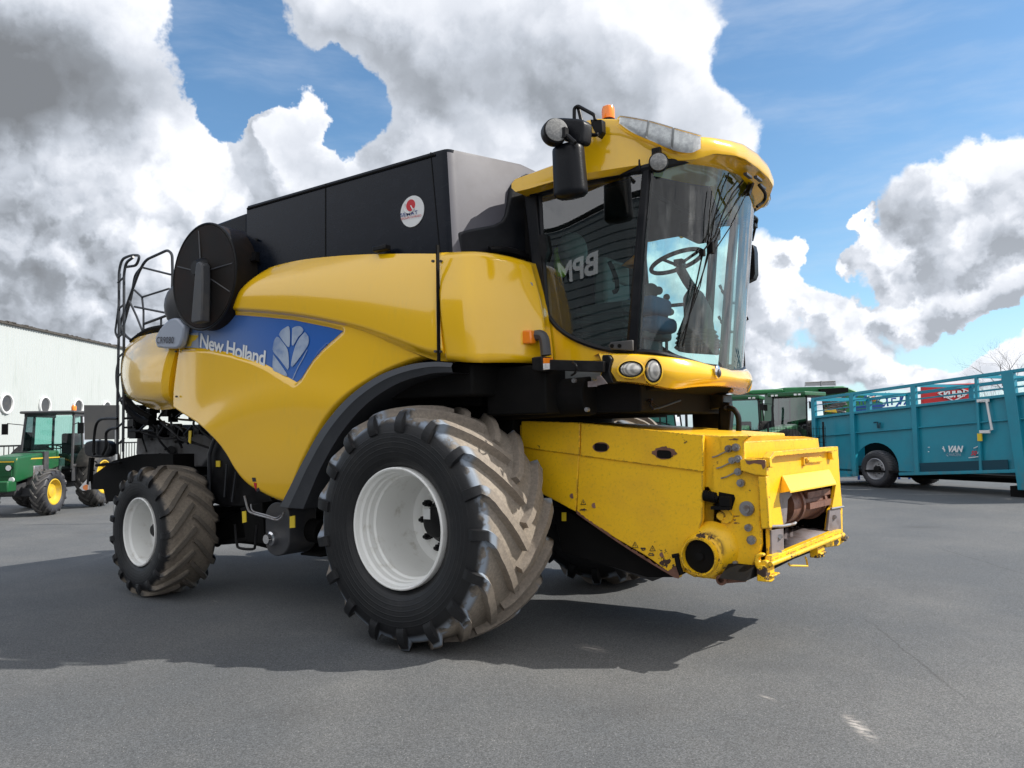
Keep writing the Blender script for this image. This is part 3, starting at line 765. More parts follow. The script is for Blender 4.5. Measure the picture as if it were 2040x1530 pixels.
petals = [[(1243, 325), (1262, 288), (1300, 260), (1345, 253), (1345, 440), (1290, 395)], [(1372, 262), (1410, 243), (1455, 246), (1482, 278), (1470, 305), (1430, 350), (1372, 432)],
          [(1187, 430), (1198, 380), (1232, 342), (1290, 410), (1330, 475), (1342, 600), (1335, 665), (1260, 570), (1187, 485)], [(1187, 512), (1260, 610), (1335, 725), (1240, 690), (1187, 655)],
          [(1495, 298), (1530, 345), (1527, 420), (1470, 510), (1370, 640), (1370, 560), (1400, 440), (1440, 360)]]
pm = bpy.data.meshes.new('emblem'); bme = bmesh.new()
for pz in petals:
    vs = [bme.verts.new(p) for p in [Vector(c) for c in cr_spline(Y(Z8(pz + [pz[0]]), dy), 26)[:-1]]]
    bmesh.ops.triangulate(bme, faces=[bme.faces.new(vs)])
hl = Y(Z8([(1522, 470), (1478, 560), (1430, 650), (1390, 755), (1384, 752), (1424, 645), (1472, 555), (1514, 470)]), dy); bme.faces.new([bme.verts.new(p) for p in hl])
for v in bme.verts: v.co.y = dsurf(v.co.x, v.co.z) - .004
bme.to_mesh(pm); bme.free(); pm.materials.append(MATS['decal_leaf']); eo = bpy.data.objects.new('emblem', pm); COL.objects.link(eo); eo.parent = side
on_decal('decal_grey_field', [(364, 668), (395, 662), (396, 693), (361, 692)], 'grey_decal', .002)
on_decal('decal_stroke', [(370, 690), (372, 680), (378, 673), (376, 667), (383, 668), (390, 667), (396, 669), (390, 677), (382, 681), (380, 690)], 'tractor_yellow', .004)
for pl_, c_ in (([(496, 952), (503, 952), (503, 960), (496, 960)], 'dark_letter'), ([(498, 962), (504, 963), (502, 970), (500, 979), (498, 970)], 'red_letter'), ([(500, 976), (506, 972), (508, 978), (501, 981)], 'dark_letter')):
    pts = Y(pl_, -1.75)
    for p in pts: p.y = low_y(p.x, p.z) - .004
    MB().prism(pts, (0, .002, 0)).build('small_sticker', c_, side)

# upper side panel
lef = Y([(498, 536), (480, 560), (456, 598), (445, 622)], -1.79)
top = Y([(498, 536), (530, 524), (580, 513), (640, 506), (700, 502), (780, 500), (866, 500)], -1.79)
rig = Y([(866, 500), (873, 600), (881, 719)], -1.79)
bot = Y([(445, 622), (520, 628), (600, 638), (700, 660), (760, 680), (820, 704), (855, 716), (881, 719)], -1.79)
NU, NV = 90, 60
rows = coons(top, bot, lef, rig, NU, NV)
for j, rw in enumerate(rows):
    v = j / (NV - 1)
    for i, p in enumerate(rw):
        u = i / (NU - 1)
        p.y += .13 * (1 - v) ** 2.2 + .07 * sstep(.90, 1.0, v) - .03 * math.sin(math.pi * v)
        p.y += .05 * max(0, 1 - i / 5.0) ** 2 + .025 * max(0, 1 - (NU - 1 - i) / 2) ** 2
panel('upper_side_panel', rows)

# front corner panel, bending round towards the cab
lef = YY([(871, 502, -1.70), (876, 600, -1.78), (884, 719, -1.76)])
top = YY([(871, 502, -1.70), (915, 501, -1.67), (945, 502, -1.58), (990, 508, -1.40), (1030, 515, -1.25), (1060, 521, -1.12)])
rig = YY([(1060, 521, -1.12), (1068, 580, -1.12), (1080, 650, -1.12), (1096, 722, -1.12)])
bot = YY([(884, 719, -1.76), (930, 722, -1.73), (965, 722, -1.60), (1010, 722, -1.42), (1050, 723, -1.26), (1096, 722, -1.12)])
rows = coons(top, bot, lef, rig, 60, 40)
for j, rw in enumerate(rows):
    for i, p in enumerate(rw):
        v = j / 39; u = i / 59
        p.y += -.03 * math.sin(math.pi * v) * (1 - u) ; p.x += .05 * math.sin(math.pi * v) * u + .06 * math.sin(math.pi * u)
        e = min(i, 59 - i, j, 39 - j); p.y += .03 * max(0, 1 - e / 2) ** 2; p.x -= .03 * max(0, 1 - e / 2) ** 2 * u
panel('front_corner_panel', rows)
# small fasteners, seals and latches on the shells
b = MB()
for px, py in ((462, 640), (600, 640), (700, 662), (800, 700)):
    p = q(px, py - 9, y=-1.79); 
for px, py, yv in ((861, 520, -1.80), (866, 700, -1.83), (876, 700, -1.80), (877, 520, -1.74), (350, 790, -1.76), (349, 700, -1.76), (545, 990, -1.665), (430, 860, -1.74)):
    p = q(px, py, y=yv); b.cyl(p + Vector((0, .02, 0)), p, .011, n=10)
b.build('panel_fasteners', 'dark_grey', H)
b = MB(); p = q(873, 610, y=-1.80); b.box(p, (.012, .03, 1.0)); b.build('panel_seal', 'matte_black', H)
MB().cyl(q(1057, 567, y=-1.2), q(1057, 567, y=-1.16), .02, n=10).build('panel_screw', 'steel', H)

# rear corner panel with the model plate
rig = YY([(355, 664, -1.72), (344, 720, -1.73), (334, 775, -1.73), (334, 813, -1.68)])
lef = YY([(265, 676, -1.42), (251, 700, -1.42), (247, 745, -1.42), (253, 785, -1.42), (268, 806, -1.42)])
top = YY([(265, 676, -1.42), (285, 669, -1.52), (318, 662, -1.62), (355, 664, -1.72)])
bot = YY([(268, 806, -1.42), (285, 813, -1.54), (310, 816, -1.63), (334, 813, -1.68)])
rows = coons(top, bot, lef, rig, 50, 50)
for j, rw in enumerate(rows):
    for i, p in enumerate(rw):
        v = j / 49; u = i / 49
        p.y -= .10 * math.sin(math.pi * v) * (.4 + .6 * math.sin(math.pi * u)); p.x -= .05 * math.sin(math.pi * u)
        p.y += .10 * sstep(.75, 1, v) ** 2 + .04 * max(0, 1 - (49 - i) / 2)
rear = panel('rear_corner_panel', rows)
rearrows = rows
# grey model plate standing above the shell
pl = cr_spline(Y([(312, 692), (308, 676), (316, 658), (328, 643), (340, 634), (352, 634), (362, 645), (366, 652), (356, 690), (335, 694), (312, 692)], -1.84), 40)[:-1]
mp = MB().prism(pl, (0, .08, 0)).build('model_plate', 'grey_decal', H, bev=.02)
text_on('lettering', 'CR9080', q(312, 684, y=-1.846), q(346, 684, y=-1.846), q(313, 671, y=-1.846), 'dark_letter', mp, bold=.008, space=1.1)
# rear hood strip with pale reflectors
b = MB()
b.tube(YY([(262, 690, -1.38), (250, 705, -1.38), (246, 745, -1.38), (252, 788, -1.38), (268, 812, -1.38), (300, 832, -1.3)]), .035, 8, sm=30)
b.build('hood_edge', 'matte_black', H)
b = MB()
for pp in ([(262, 688), (256, 700), (254, 712), (249, 712), (252, 700), (257, 688)], [(254, 720), (252, 735), (252, 756), (248, 756), (248, 735), (249, 720)], [(252, 762), (257, 776), (263, 788), (259, 792), (252, 780), (248, 764)]):
    b.prism(Y(pp, -1.49), (0, .02, 0))
b.build('reflector_strip', 'white_paint', H)
b = MB(); b.tube(YY([(262, 680, -1.4), (285, 663, -1.45), (300, 656, -1.5), (335, 650, -1.55)]), .03, 8, sm=12); b.prism(Y([(273, 664), (330, 650), (332, 658), (290, 667), (275, 671)], -1.2), (0, 1.0, 0))
b.build('rear_platform', 'matte_black', H)

# ---- fender over the drive wheel
outer = [(557, 1009), (575, 975), (600, 925), (640, 855), (690, 795), (750, 751), (810, 728), (860, 721), (902, 723)]
inner = [(604, 1014), (618, 980), (640, 930), (680, 862), (730, 805), (790, 765), (850, 746), (880, 742), (902, 742)]
O = cr_spline(Y(outer, -1.83), 60); I = cr_spline(Y(inner, -1.83), 60)
rows = [[p + Vector((0, .16, 0)) for p in O], [p + Vector((0, .03, 0)) for p in O], O, [a.lerp(c_, .45) + Vector((0, -.02, 0)) for a, c_ in zip(O, I)], [a.lerp(c_, .5) + Vector((0, -.015, 0)) for a, c_ in zip(O, I)], I, [p + Vector((0, .03, 0)) for p in I], [p + Vector((.02, .7, 0)) for p in I]]
fe = MB().grid(rows); fe.add([rows[k][0] for k in range(8)], [tuple(range(8))]); fo = fe.build('fender', 'fender_black', H, ang=28)
c = fo.copy(); COL.objects.link(c); c.scale = (1, -1, 1)

# ---- grain tank
def wall(x, yy, zb, zt): return (Vector((x, yy, zb)), Vector((x, yy, zt)))
tkz = 4.12
plan = [(-2.47, 1.6), (-2.47, -1.6)] + [(p.x, p.y) for p in cr_spline([Vector((.12, -1.6, 0)), Vector((.23, -1.585, 0)), Vector((.27, -1.5, 0))], 8)] + [(.50, -.88), (.50, .88), (.27, 1.5), (.2, 1.6)]
b = MB(); n = len(plan)
lean = lambda z: (tkz - z) * .05
ringt = [Vector((x, y * .992, tkz)) for x, y in plan]; ringm = [Vector((x, y, tkz - .03)) for x, y in plan]; ringb = [Vector((x, y, 3.0)) for x, y in plan]
for p, (x, y) in zip(ringb, plan):
    if x > -2: p.x += .06
b.v = ringb + ringm + ringt
b.f = [(i, (i + 1) % n, (i + 1) % n + n, i + n) for i in range(n)] + [(i + n, (i + 1) % n + n, (i + 1) % n + 2 * n, i + 2 * n) for i in range(n)] + [tuple(range(2 * n, 3 * n))]
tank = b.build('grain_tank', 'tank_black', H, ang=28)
b = MB(); b.prism(Y([(428, 447), (491, 424), (491, 560), (428, 560)], -1.42), (0, 2.6, 0)); b.build('engine_hood', 'tank_black', H, bev=.02)
b = MB(); b.prism(Y([(647.3, 366), (649.2, 366), (649.2, 520), (647.3, 520)], -1.603), (0, .006, 0)); b.prism(Y([(857, 303), (858.6, 303), (878, 515), (876.4, 515)], -1.603), (0, .006, 0))
b.tube([(-2.46, -1.6, tkz - .035), (.12, -1.6, tkz - .035)], .012, 6)
b.build('tank_seams', 'matte_black', tank)
tank.data.materials.append(MATS['tank_sunlit'])  # front faces take the paler colour that stands in for sunlight
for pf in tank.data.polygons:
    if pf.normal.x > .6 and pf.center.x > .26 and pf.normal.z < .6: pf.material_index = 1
# sticker: white disc with red mark and lettering
sc0 = q(821, 421, y=-1.606); r_ = (q(821, 390, y=-1.606) - sc0).length
st = MB().cyl(sc0, sc0 + Vector((0, .004, 0)), r_, n=48).build('dealer_sticker', 'white_paint', tank)
text_on('lettering', 'SEMAT', q(799, 432.5, y=-1.608), q(833, 426, y=-1.608), q(798, 425.5, y=-1.608), 'blue_letter', st, bold=.008, space=1.12)
text_on('lettering', 'GROUPE OUVRARD', q(799.5, 438.5, y=-1.608), q(840, 431, y=-1.608), q(799.2, 434.3, y=-1.608), 'red_letter', st, bold=0.0)
b = MB(); c0 = q(818, 409, y=-1.608); b.cyl(c0, c0 + Vector((0, .002, 0)), .052, n=24); b.build('red_mark', 'red_letter', st)
b = MB(); c1 = c0 + Vector((-.012, -.003, -.004)); u_ = []
for i in range(16):
    a = math.radians(150 + i * 12); u_.append(c1 + Vector((math.cos(a) * .062, 0, math.sin(a) * .062)))
b.tube(u_, .006, 6); b.tube([c0 + Vector((.005, -.004, -.005)), c0 + Vector((.03, -.004, -.045))], .005, 6); b.build('white_mark', 'white_paint', st)
b = MB(); b.box(q(760, 495, y=-1.68), (.16, .08, .05)); b.build('tank_latch', 'satin_black', tank, bev=.012)
b = MB(); b.box(q(509, 512, y=-1.63), (.06, .05, .1)); b.box(q(505, 518, y=-1.66), (.12, .05, .03)); b.cyl(q(511, 477, y=-1.6), q(511, 477, y=-1.63), .012, n=8); b.build('tank_clamp', 'satin_black', tank)
# black moulded wall behind the cab
F0, FN = Vector((.56, -.88, 0)), Vector((.93, -.36, 0)).normalized()
def fq(px, py, o=0.0): return qn(px, py, F0 + FN * o, FN)
pts = [fq(*p) for p in [(1050, 345), (1030, 356), (1018, 374), (1014, 400), (1008, 428), (1000, 440), (985, 447), (940, 455), (912, 462), (918, 520), (1075, 525), (1080, 345)]]
b = MB(); b.prism(pts, FN * -.1); b.build('cab_rear_shroud', 'black_plastic', H, bev=.025, seg=3)
b = MB(); b.tube([fq(px, py, .06) for px, py in ((975, 498), (1000, 497), (1030, 503), (1050, 512))], .03, 8, sm=14); b.build('grab_hose', 'satin_black', H)
b = MB(); b.bx(.55, .72, -.9, .9, 2.1, 3.78); b.bx(.2, .68, -.9, .9, 2.1, 3.1); b.build('cab_back_wall', 'matte_black', H)

# ---- rotary air screen
c0 = q(405, 551, y=-1.86); rt_ = .5 * (q(410, 446, y=-1.86) - q(400, 657, y=-1.86)).length
b = MB(); b.lathe([(0, -.03), (.08, -.02), (rt_ * .5, -.005), (rt_ - .02, 0), (rt_, .02), (rt_, .34), (rt_ - .04, .36), (0, .36)], o=c0, n=72)
scr = b.build('rotary_screen', 'screen_brown', H, ang=30)
b = MB(); b.tube([c0 + Vector((math.cos(i * math.pi / 36) * rt_, .01, math.sin(i * math.pi / 36) * rt_)) for i in range(72)], .014, 6, closed=True); b.build('screen_rim', 'satin_black', scr)
b = MB(); b.lathe([(0, -.10), (.07, -.10), (.10, -.05), (.12, 0)], o=c0 + Vector((0, 0, .08)), n=24)
b.build('screen_hub', 'satin_black', scr)
arm = [(390, 524), (396, 520), (402, 526), (403, 560), (401, 640), (382, 644), (380, 638), (384, 590), (388, 540)]
b = MB(); b.prism(Y(arm, -1.99), (0, .10, 0)); b.build('screen_arm', 'dark_grey', scr, bev=.015)
b = MB()
for ang_ in (100, 160, 8, -25):
    a = math.radians(ang_); d_ = Vector((math.cos(a), 0, math.sin(a)))
    b.tube([c0 + d_ * .12 + Vector((0, -.02, .03)), c0 + d_ * (rt_ - .05) + Vector((0, 0, 0))], .007, 5)
b.build('screen_wipers', 'dark_grey', scr)
b = MB(); b.ball(q(360, 610, y=-1.7), .24, 20, (.75, .7, 1.05)); b.prism(Y([(344, 605), (360, 592), (378, 620), (378, 664), (345, 640)], -1.75), (0, .2, 0)); b.build('air_duct', 'dark_grey', H, bev=.03)

# ---- ladder and railings at the rear
T = .017
b = MB()
ly = -1.42
b.tube(fillet(Y([(234, 905), (234, 800), (237, 650), (237, 540), (243, 516), (262, 508), (279, 509), (272, 529), (250, 532)], ly), .1), T, 8)
b.tube(fillet(Y([(245, 900), (246, 800), (247, 650), (247, 545), (251, 523), (266, 512)], ly - .05), .1), T, 8)
b.tube(Y([(239, 545), (236, 610), (231, 650), (230, 662), (236, 675)], ly + .02), T * .8, 8, sm=24)
b.tube(Y([(237, 715), (232, 740), (233, 770), (241, 800)], ly + .02), T * .8, 8, sm=24)
for py in (558, 612, 668, 708, 745, 795, 846, 880): b.tube([q(235, py + 5, y=ly), q(247, py - 6, y=ly - .05)], .013, 6)
b.build('access_ladder', 'fender_black', H)
b = MB(); ry = -1.36
b.tube(fillet(Y([(243, 668), (239, 645), (277, 541), (290, 518), (334, 498), (343, 506), (344, 560), (341, 622), (331, 629), (288, 645)], ry), .12), T, 8)
b.tube(fillet(Y([(243, 660), (262, 590), (269, 548), (280, 535)], ry + .04), .12), T, 8)
b.tube(Y([(240, 650), (250, 668), (266, 681)], ry), T, 8, sm=10)
for a_ in ([(284, 533), (340, 547)], [(268, 578), (283, 592)], [(283, 592), (337, 575)], [(283, 592), (286, 620), (286, 665)], [(258, 600), (272, 630), (284, 660)], [(268, 611), (334, 624)], [(321, 633), (321, 655)]):
    b.tube(Y(a_, ry), .013, 8)
b.build('platform_railing', 'fender_black', H)
b = MB(); b.tube(Y([(246, 800), (262, 822), (282, 838), (300, 842)], -1.3), .04, 8, sm=20); b.tube(Y([(245, 834), (268, 832), (270, 850)], -1.25), .016, 6); b.tube(Y([(245, 852), (262, 851)], -1.25), .014, 6)
b.build('tail_frame', 'matte_black', H)
# tail mirror/lamp bracket
b = MB(); by = -1.5
b.tube(Y([(234, 834), (212, 834), (200, 836), (192, 845), (188, 866), (186, 900), (188, 905)], by), .018, 8, sm=30)
b.tube(Y([(234, 853), (222, 854), (213, 860), (211, 868), (211, 890), (204, 906)], by), .018, 8, sm=30)
b.build('rear_mirror_bracket', 'satin_black', H)
b = MB(); b.prism(cr_spline(Y([(166, 893), (170, 881), (190, 877), (212, 879), (220, 893), (214, 908), (190, 912), (170, 907), (166, 893)], by + .03), 32)[:-1], (0, .10, 0)); b.build('rear_mirror', 'black_plastic', H, bev=.02, seg=3)
b = MB(); b.beam(q(183, 912, y=by), q(178, 965, y=by), .05, .05, (0, 1, 0)); b.prism(Y([(180, 950), (225, 918), (275, 905), (345, 905), (345, 950), (262, 960), (230, 998), (212, 1000), (206, 975), (182, 975)], -1.2), (0, 2.2, 0))
b.tube(Y([(192, 927), (240, 922)], -1.3), .02, 8); b.build('rear_bumper_frame', 'matte_black', H)
MB().prism(Y([(158, 972), (177, 950), (178, 975), (165, 978)], by - .02), (0, .02, 0)).build('rear_marker_plate', 'white_paint', H)
b = MB(); b.cyl(q(171, 971, y=by - .04), q(171, 971, y=by - .02), .035, n=20); b.build('rear_reflector', 'orange_lens', H)
# ================================================================== CAB
def gx(y, z):      # windscreen plan curve, leaning forward with height
    k = (z - 2.3) / 1.45
    return 1.62 + .13 * k + (.40 + .03 * k) * max(0, 1 - abs(y / 1.0) ** 2.3) ** (1 / 2.3)
def gtop(y): return 3.76 + .19 * (1 - min(1, abs(y)) ** 2.5)
def gbot(y): return 2.21 + .12 * abs(y) ** 2
ysamp = [-math.cos(math.pi * i / 48) for i in range(49)]
rows = []
for j in range(21):
    row = []
    for y in ysamp:
        z = gbot(y) + (gtop(y) - gbot(y)) * j / 20
        row.append(Vector((gx(y, z), y, z)))
    rows.append(row)
ws = MB().grid(rows).build('windscreen', 'cab_glass', H, ang=60)
# black rims of the windscreen
b = MB(); b.tube([Vector((gx(y, gbot(y)) + .005, y * 1.002, gbot(y))) for y in ysamp], .022, 8); b.tube([Vector((gx(y, gtop(y)) + .005, y * 1.002, gtop(y) + .01)) for y in ysamp], .04, 8)
b.build('windscreen_seal', 'black_plastic', ws)
# side doors: curved lower edge
def door(s):
    yo = -1.005 * s
    dpts = [(1076, 382), (1092, 628), (1112, 652), (1140, 672), (1175, 687), (1212, 697), (1252, 702), (1288, 342), (1180, 352)]
    Pn = [q(a, b_, y=-1.0) for a, b_ in dpts]
    top_ = [Pn[0], Pn[-1], Pn[-2]]; bot_ = Pn[1:7]; lef_ = [Pn[0], Pn[1]]; rig_ = [Pn[7], Pn[6]]
    rows = coons(top_, bot_, lef_, rig_, 30, 24)
    for j, rw in enumerate(rows):
        for i, p in enumerate(rw):
            u, v = i / 29, j / 23
            p.y = yo - s * (.014 * math.sin(math.pi * u) + .010 * math.sin(math.pi * v))
    d = MB().grid(rows).build('door', 'door_glass', H, ang=60)
    E_ = [rows[0][i] for i in range(30)] + [rows[j][29] for j in range(1, 24)] + [rows[23][i] for i in range(28, -1, -1)] + [rows[j][0] for j in range(22, 0, -1)]
    fr = MB(); fr.tube([p + Vector((0, s * .005, 0)) for p in E_], .022, 6, closed=True); fr.build('door_seal', 'black_plastic', d)
    return d
dn = door(1); d2_ = door(-1); d2_.data.materials[0] = MATS['cab_glass']
# pillars and rails
b = MB()
for s in (1, -1):
    b.prism([Vector((v.x, s * -1.02, v.z)) for v in Y([(1044, 372), (1070, 378), (1080, 500), (1092, 632), (1104, 722), (1092, 722), (1076, 640), (1058, 500)], -1.0)], (0, s * .10, 0))
    b.prism([Vector((v.x, s * -1.03, v.z)) for v in Y([(1282, 340), (1297, 338), (1285, 480), (1270, 712), (1252, 714), (1262, 560), (1272, 440)], -1.0)], (0, s * .09, 0))
    b.beam((.7, s * -1.0, 3.80), (1.76, s * -1.0, 3.80), .10, .10)
b.build('cab_pillars', 'black_plastic', H, bev=.012)
b = MB(); b.beam((.85, 1.02, 2.35), (.85, 1.02, 2.34), .1, .1)
for s in (1, -1):
    b.prism([Vector((v.x, s * -1.0, v.z)) for v in Y([(1090, 630), (1112, 655), (1140, 675), (1175, 690), (1212, 700), (1256, 705), (1256, 716), (1200, 719), (1150, 721), (1097, 723)], -1.0)], (0, s * .06, 0))
b.build('door_sill_panel', 'yellow_paint', H, bev=.008)
b = MB(); b.prism(Y([(1211, 688), (1216, 681), (1260, 677), (1260, 699), (1216, 696)], -1.07), (0, .03, 0)); dh = b.build('door_hinge', 'dark_grey', dn, bev=.008)
b = MB()
for px in (1219, 1234): b.cyl(q(px, 689, y=-1.08), q(px, 689, y=-1.07), .016, n=12)
b.build('hinge_bolts', 'matte_black', dh)
b = MB(); b.tube([q(px, py, y=-.93) for px, py in ((1214, 522), (1222, 540), (1229, 560), (1229, 578), (1222, 582))], .02, 8, sm=14); b.build('door_handle', 'satin_black', dn)
b = MB(); b.prism(Y([(1072, 468), (1084, 466), (1090, 500), (1084, 520), (1074, 505)], -1.06), (0, .05, 0)); b.build('door_lock', 'satin_black', dn)
# floor, dash skirt and underside
b = MB(); b.prism([(x, y, 2.12) for x, y in [(.7, -1.0)] + [(gx(y, 2.3), y) for y in ysamp] + [(.7, 1.0)]], (0, 0, .10)); b.build('cab_floor', 'cab_grey', H)
b = MB(); b.bx(.4, 1.65, -.92, .92, 1.86, 2.14); b.prism([(1.3, -.85, 1.95), (1.95, -.8, 2.1), (2.0, -.4, 2.12), (2.0, .4, 2.12), (1.95, .8, 2.1), (1.3, .85, 1.95)], (0, 0, .04))
b.bx(.4, 1.0, -1.3, -.9, 1.86, 2.26); b.bx(.2, 1.05, -.9, .9, 1.84, 2.0)
b.beam((1.2, -.6, 2.1), (1.9, -.3, 2.1), .04, .05); b.beam((1.2, .6, 2.1), (1.9, .5, 2.1), .04, .05)
b.cyl((.3, -1.0, 1.98), (1.25, -1.0, 2.0), .16, n=16)
b.build('cab_underframe', 'matte_black', H, bev=.015)
b = MB(); rnd = random.Random(9)
for i in range(12):
    x = rnd.uniform(.5, 1.8); y = rnd.uniform(-.9, 0)
    b.tube([(x, y, 1.95), (x + rnd.uniform(-.2, .2), y + rnd.uniform(-.1, .3), 1.88), (x + rnd.uniform(-.4, .4), y + rnd.uniform(-.1, .5), 1.96)], .01, 6, sm=10)
b.tube(YY([(1060, 745, -1.15), (1056, 780, -1.15), (1040, 810, -1.1), (1010, 825, -1.05)]), .014, 6, sm=14); b.build('cab_hoses', 'satin_black', H)
b = MB()
for px, py in ((1093, 812), (1168, 816), (1142, 758)): b.lathe([(.0, -.01), (.008, -.01), (.010, 0), (.018, 0), (.018, .03)], o=q(px, py, y=-1.165), n=16)
b.build('frame_bolts', 'steel', H)
b = MB(); b.prism(Y([(1171, 760), (1189, 758), (1189, 770), (1171, 771)], -1.31), (0, .004, 0)); b.prism(Y([(1188, 750), (1197, 748), (1210, 764), (1190, 768)], -1.31), (0, .004, 0)); b.build('type_plate', 'worn_steel', H)

# roof -------------------------------------------------------------
prof = [(0, 2.36, 4.06, 2.36, 3.93), (.3, 2.35, 4.05, 2.36, 3.92), (.5, 2.31, 4.03, 2.34, 3.90), (.7, 2.24, 4.01, 2.25, 3.88), (.83, 2.16, 4.00, 2.14, 3.82), (.93, 2.06, 4.02, 2.03, 3.81),
        (1.02, 1.90, 4.08, 1.87, 3.90), (1.09, 1.70, 4.16, 1.70, 4.03), (1.14, 1.55, 4.20, 1.52, 4.08), (1.17, 1.42, 4.20, 1.40, 4.08), (1.19, 1.34, 4.13, 1.34, 4.02)]
def interp(y, k):
    y = abs(y)
    for a, c_ in zip(prof, prof[1:]):
        if y <= c_[0]:
            t = (y - a[0]) / (c_[0] - a[0]); t = t * t * (3 - 2 * t) if False else t
            return a[k] + (c_[k] - a[k]) * t
    return prof[-1][k]
secs = []
ys = sorted(set([round(-1.19 + 2.38 * i / 60, 4) for i in range(61)] + [-1.19, 1.19, -1.17, 1.17]))
def roof_sec(y):
    a = abs(y); tx, tz, lx, lz = [interp(y, k) for k in (1, 2, 3, 4)]
    e = sstep(1.05, 1.19, a)
    crown = .05 * (1 - a ** 2 / 1.5)
    r0z = 3.93 - .06 * e
    gxx = gx(min(1, a), 3.85) + .02 if a < 1 else 1.75
    gxx = min(gxx, lx - .05)
    pts = [(.66, 3.76), (.62, 3.80), (.62, r0z - .03), (.66, r0z), (1.0, r0z + .03 + crown * .6), (1.22, r0z + .05 + crown), (1.33, r0z + .10 + crown), (1.37, tz - .05), (1.42 - .04 * e, tz), ((tx + 1.40) / 2, tz + .03 * (1 - e) + crown * .5),
           (tx - .06, tz + .012), (tx - .015, tz), (tx, tz - .015), (tx * .5 + lx * .5 + .012, (tz + lz) / 2), (lx, lz + .02), (lx - .01, lz), (lx - .03, lz - .002),
           (lx - (lx - gxx) * .35, lz + .0), (gxx + .02, min(lz, 3.90 - .10 * a)), (gxx - .15, 3.86 - .10 * a), (1.1, 3.80 - .02 * a), (.8, 3.76)]
    return [Vector((px, y, pz)) for px, pz in pts]
rows = [roof_sec(y) for y in ys]
b = MB(); nn = len(rows[0])
b.v = [p for r_ in rows for p in r_]
b.f = [(i * nn + k, i * nn + (k + 1) % nn, (i + 1) * nn + (k + 1) % nn, (i + 1) * nn + k) for i in range(len(rows) - 1) for k in range(nn)] + [tuple(range(nn)), tuple((len(rows) - 1) * nn + k for k in range(nn))]
roof = b.build('cab_roof', 'yellow_paint', H, ang=42)
# roof lamp clusters
def lamp_cluster(s):
    P_ = [(1.62, 1.135, 4.185), (1.72, 1.10, 4.155), (1.86, 1.045, 4.105), (2.0, .97, 4.045), (2.10, .89, 4.01), (2.16, .83, 3.99)]
    Q_ = [(1.62, 1.145, 4.12), (1.72, 1.115, 4.03), (1.86, 1.055, 3.945), (2.0, .98, 3.865), (2.10, .90, 3.845), (2.16, .84, 3.885)]
    A = cr_spline([Vector((x + .035, -s * (y + .025), z)) for x, y, z in P_], 24); B = cr_spline([Vector((x + .035, -s * (y + .025), z)) for x, y, z in Q_], 24)
    rows = []
    for k in range(7):
        t = k / 6; rows.append([a.lerp(c_, t) + Vector((.03, -s * .02, .0)) * math.sin(math.pi * t) * math.sin(math.pi * min(1, max(0, i / 23))) ** .5 for i, (a, c_) in enumerate(zip(A, B))])
    rows = [[p - Vector((.05, -s * .04, 0)) for p in rows[0]]] + rows + [[p - Vector((.05, -s * .04, 0)) for p in rows[-1]]]
    hl = MB().grid(rows).build('roof_lamp', 'lens_glass', roof, ang=60)
    k_ = MB()
    back = [[A[i] - Vector((.012, -s * .012, .004)), B[i] - Vector((.012, -s * .012, -.004))] for i in range(24)]
    k_.grid(back); k_.build('lamp_reflector', 'lamp_silver', hl)
    k_ = MB()
    for i in (8, 15): k_.beam(A[i], B[i], .008, .015)
    k_.build('lamp_divider', 'zinc', hl)
def lamp_silver(g, b):
    o = g.n('ShaderNodeTexCoord').outputs['Object']
    n = g.noise(o, 22, 4, .7)
    g.set(b.inputs['Base Color'], g.mix(g.ss(n, .4, .6), (.97, .97, .97, 1), (.72, .72, .74, 1)))
    b.inputs['Metallic'].default_value = .25; b.inputs['Roughness'].default_value = .25
    bp = g.n('ShaderNodeBump'); bp.inputs['Strength'].default_value = .35; g.set(bp.inputs['Height'], n); g.set(b.inputs['Normal'], bp.outputs[0])
mat('lamp_silver', fn=lamp_silver)
lamp_cluster(1); lamp_cluster(-1)
# seam line on the visor and beacon
b = MB(); c0 = q(1212, 240, y=-.98)
b.lathe([(.055, 0), (.055, .05), (.045, .06)], o=c0 + Vector((0, 0, -.05)), d=(0, 0, 1), n=24); bc = b.build('beacon', 'satin_black', roof)
b = MB(); b.lathe([(.052, 0), (.054, .01), (.055, .07), (.048, .10), (.03, .112), (0, .116)], o=c0 + Vector((0, 0, .01)), d=(0, 0, 1), n=28); b.build('beacon_lens', 'orange_lens', bc)
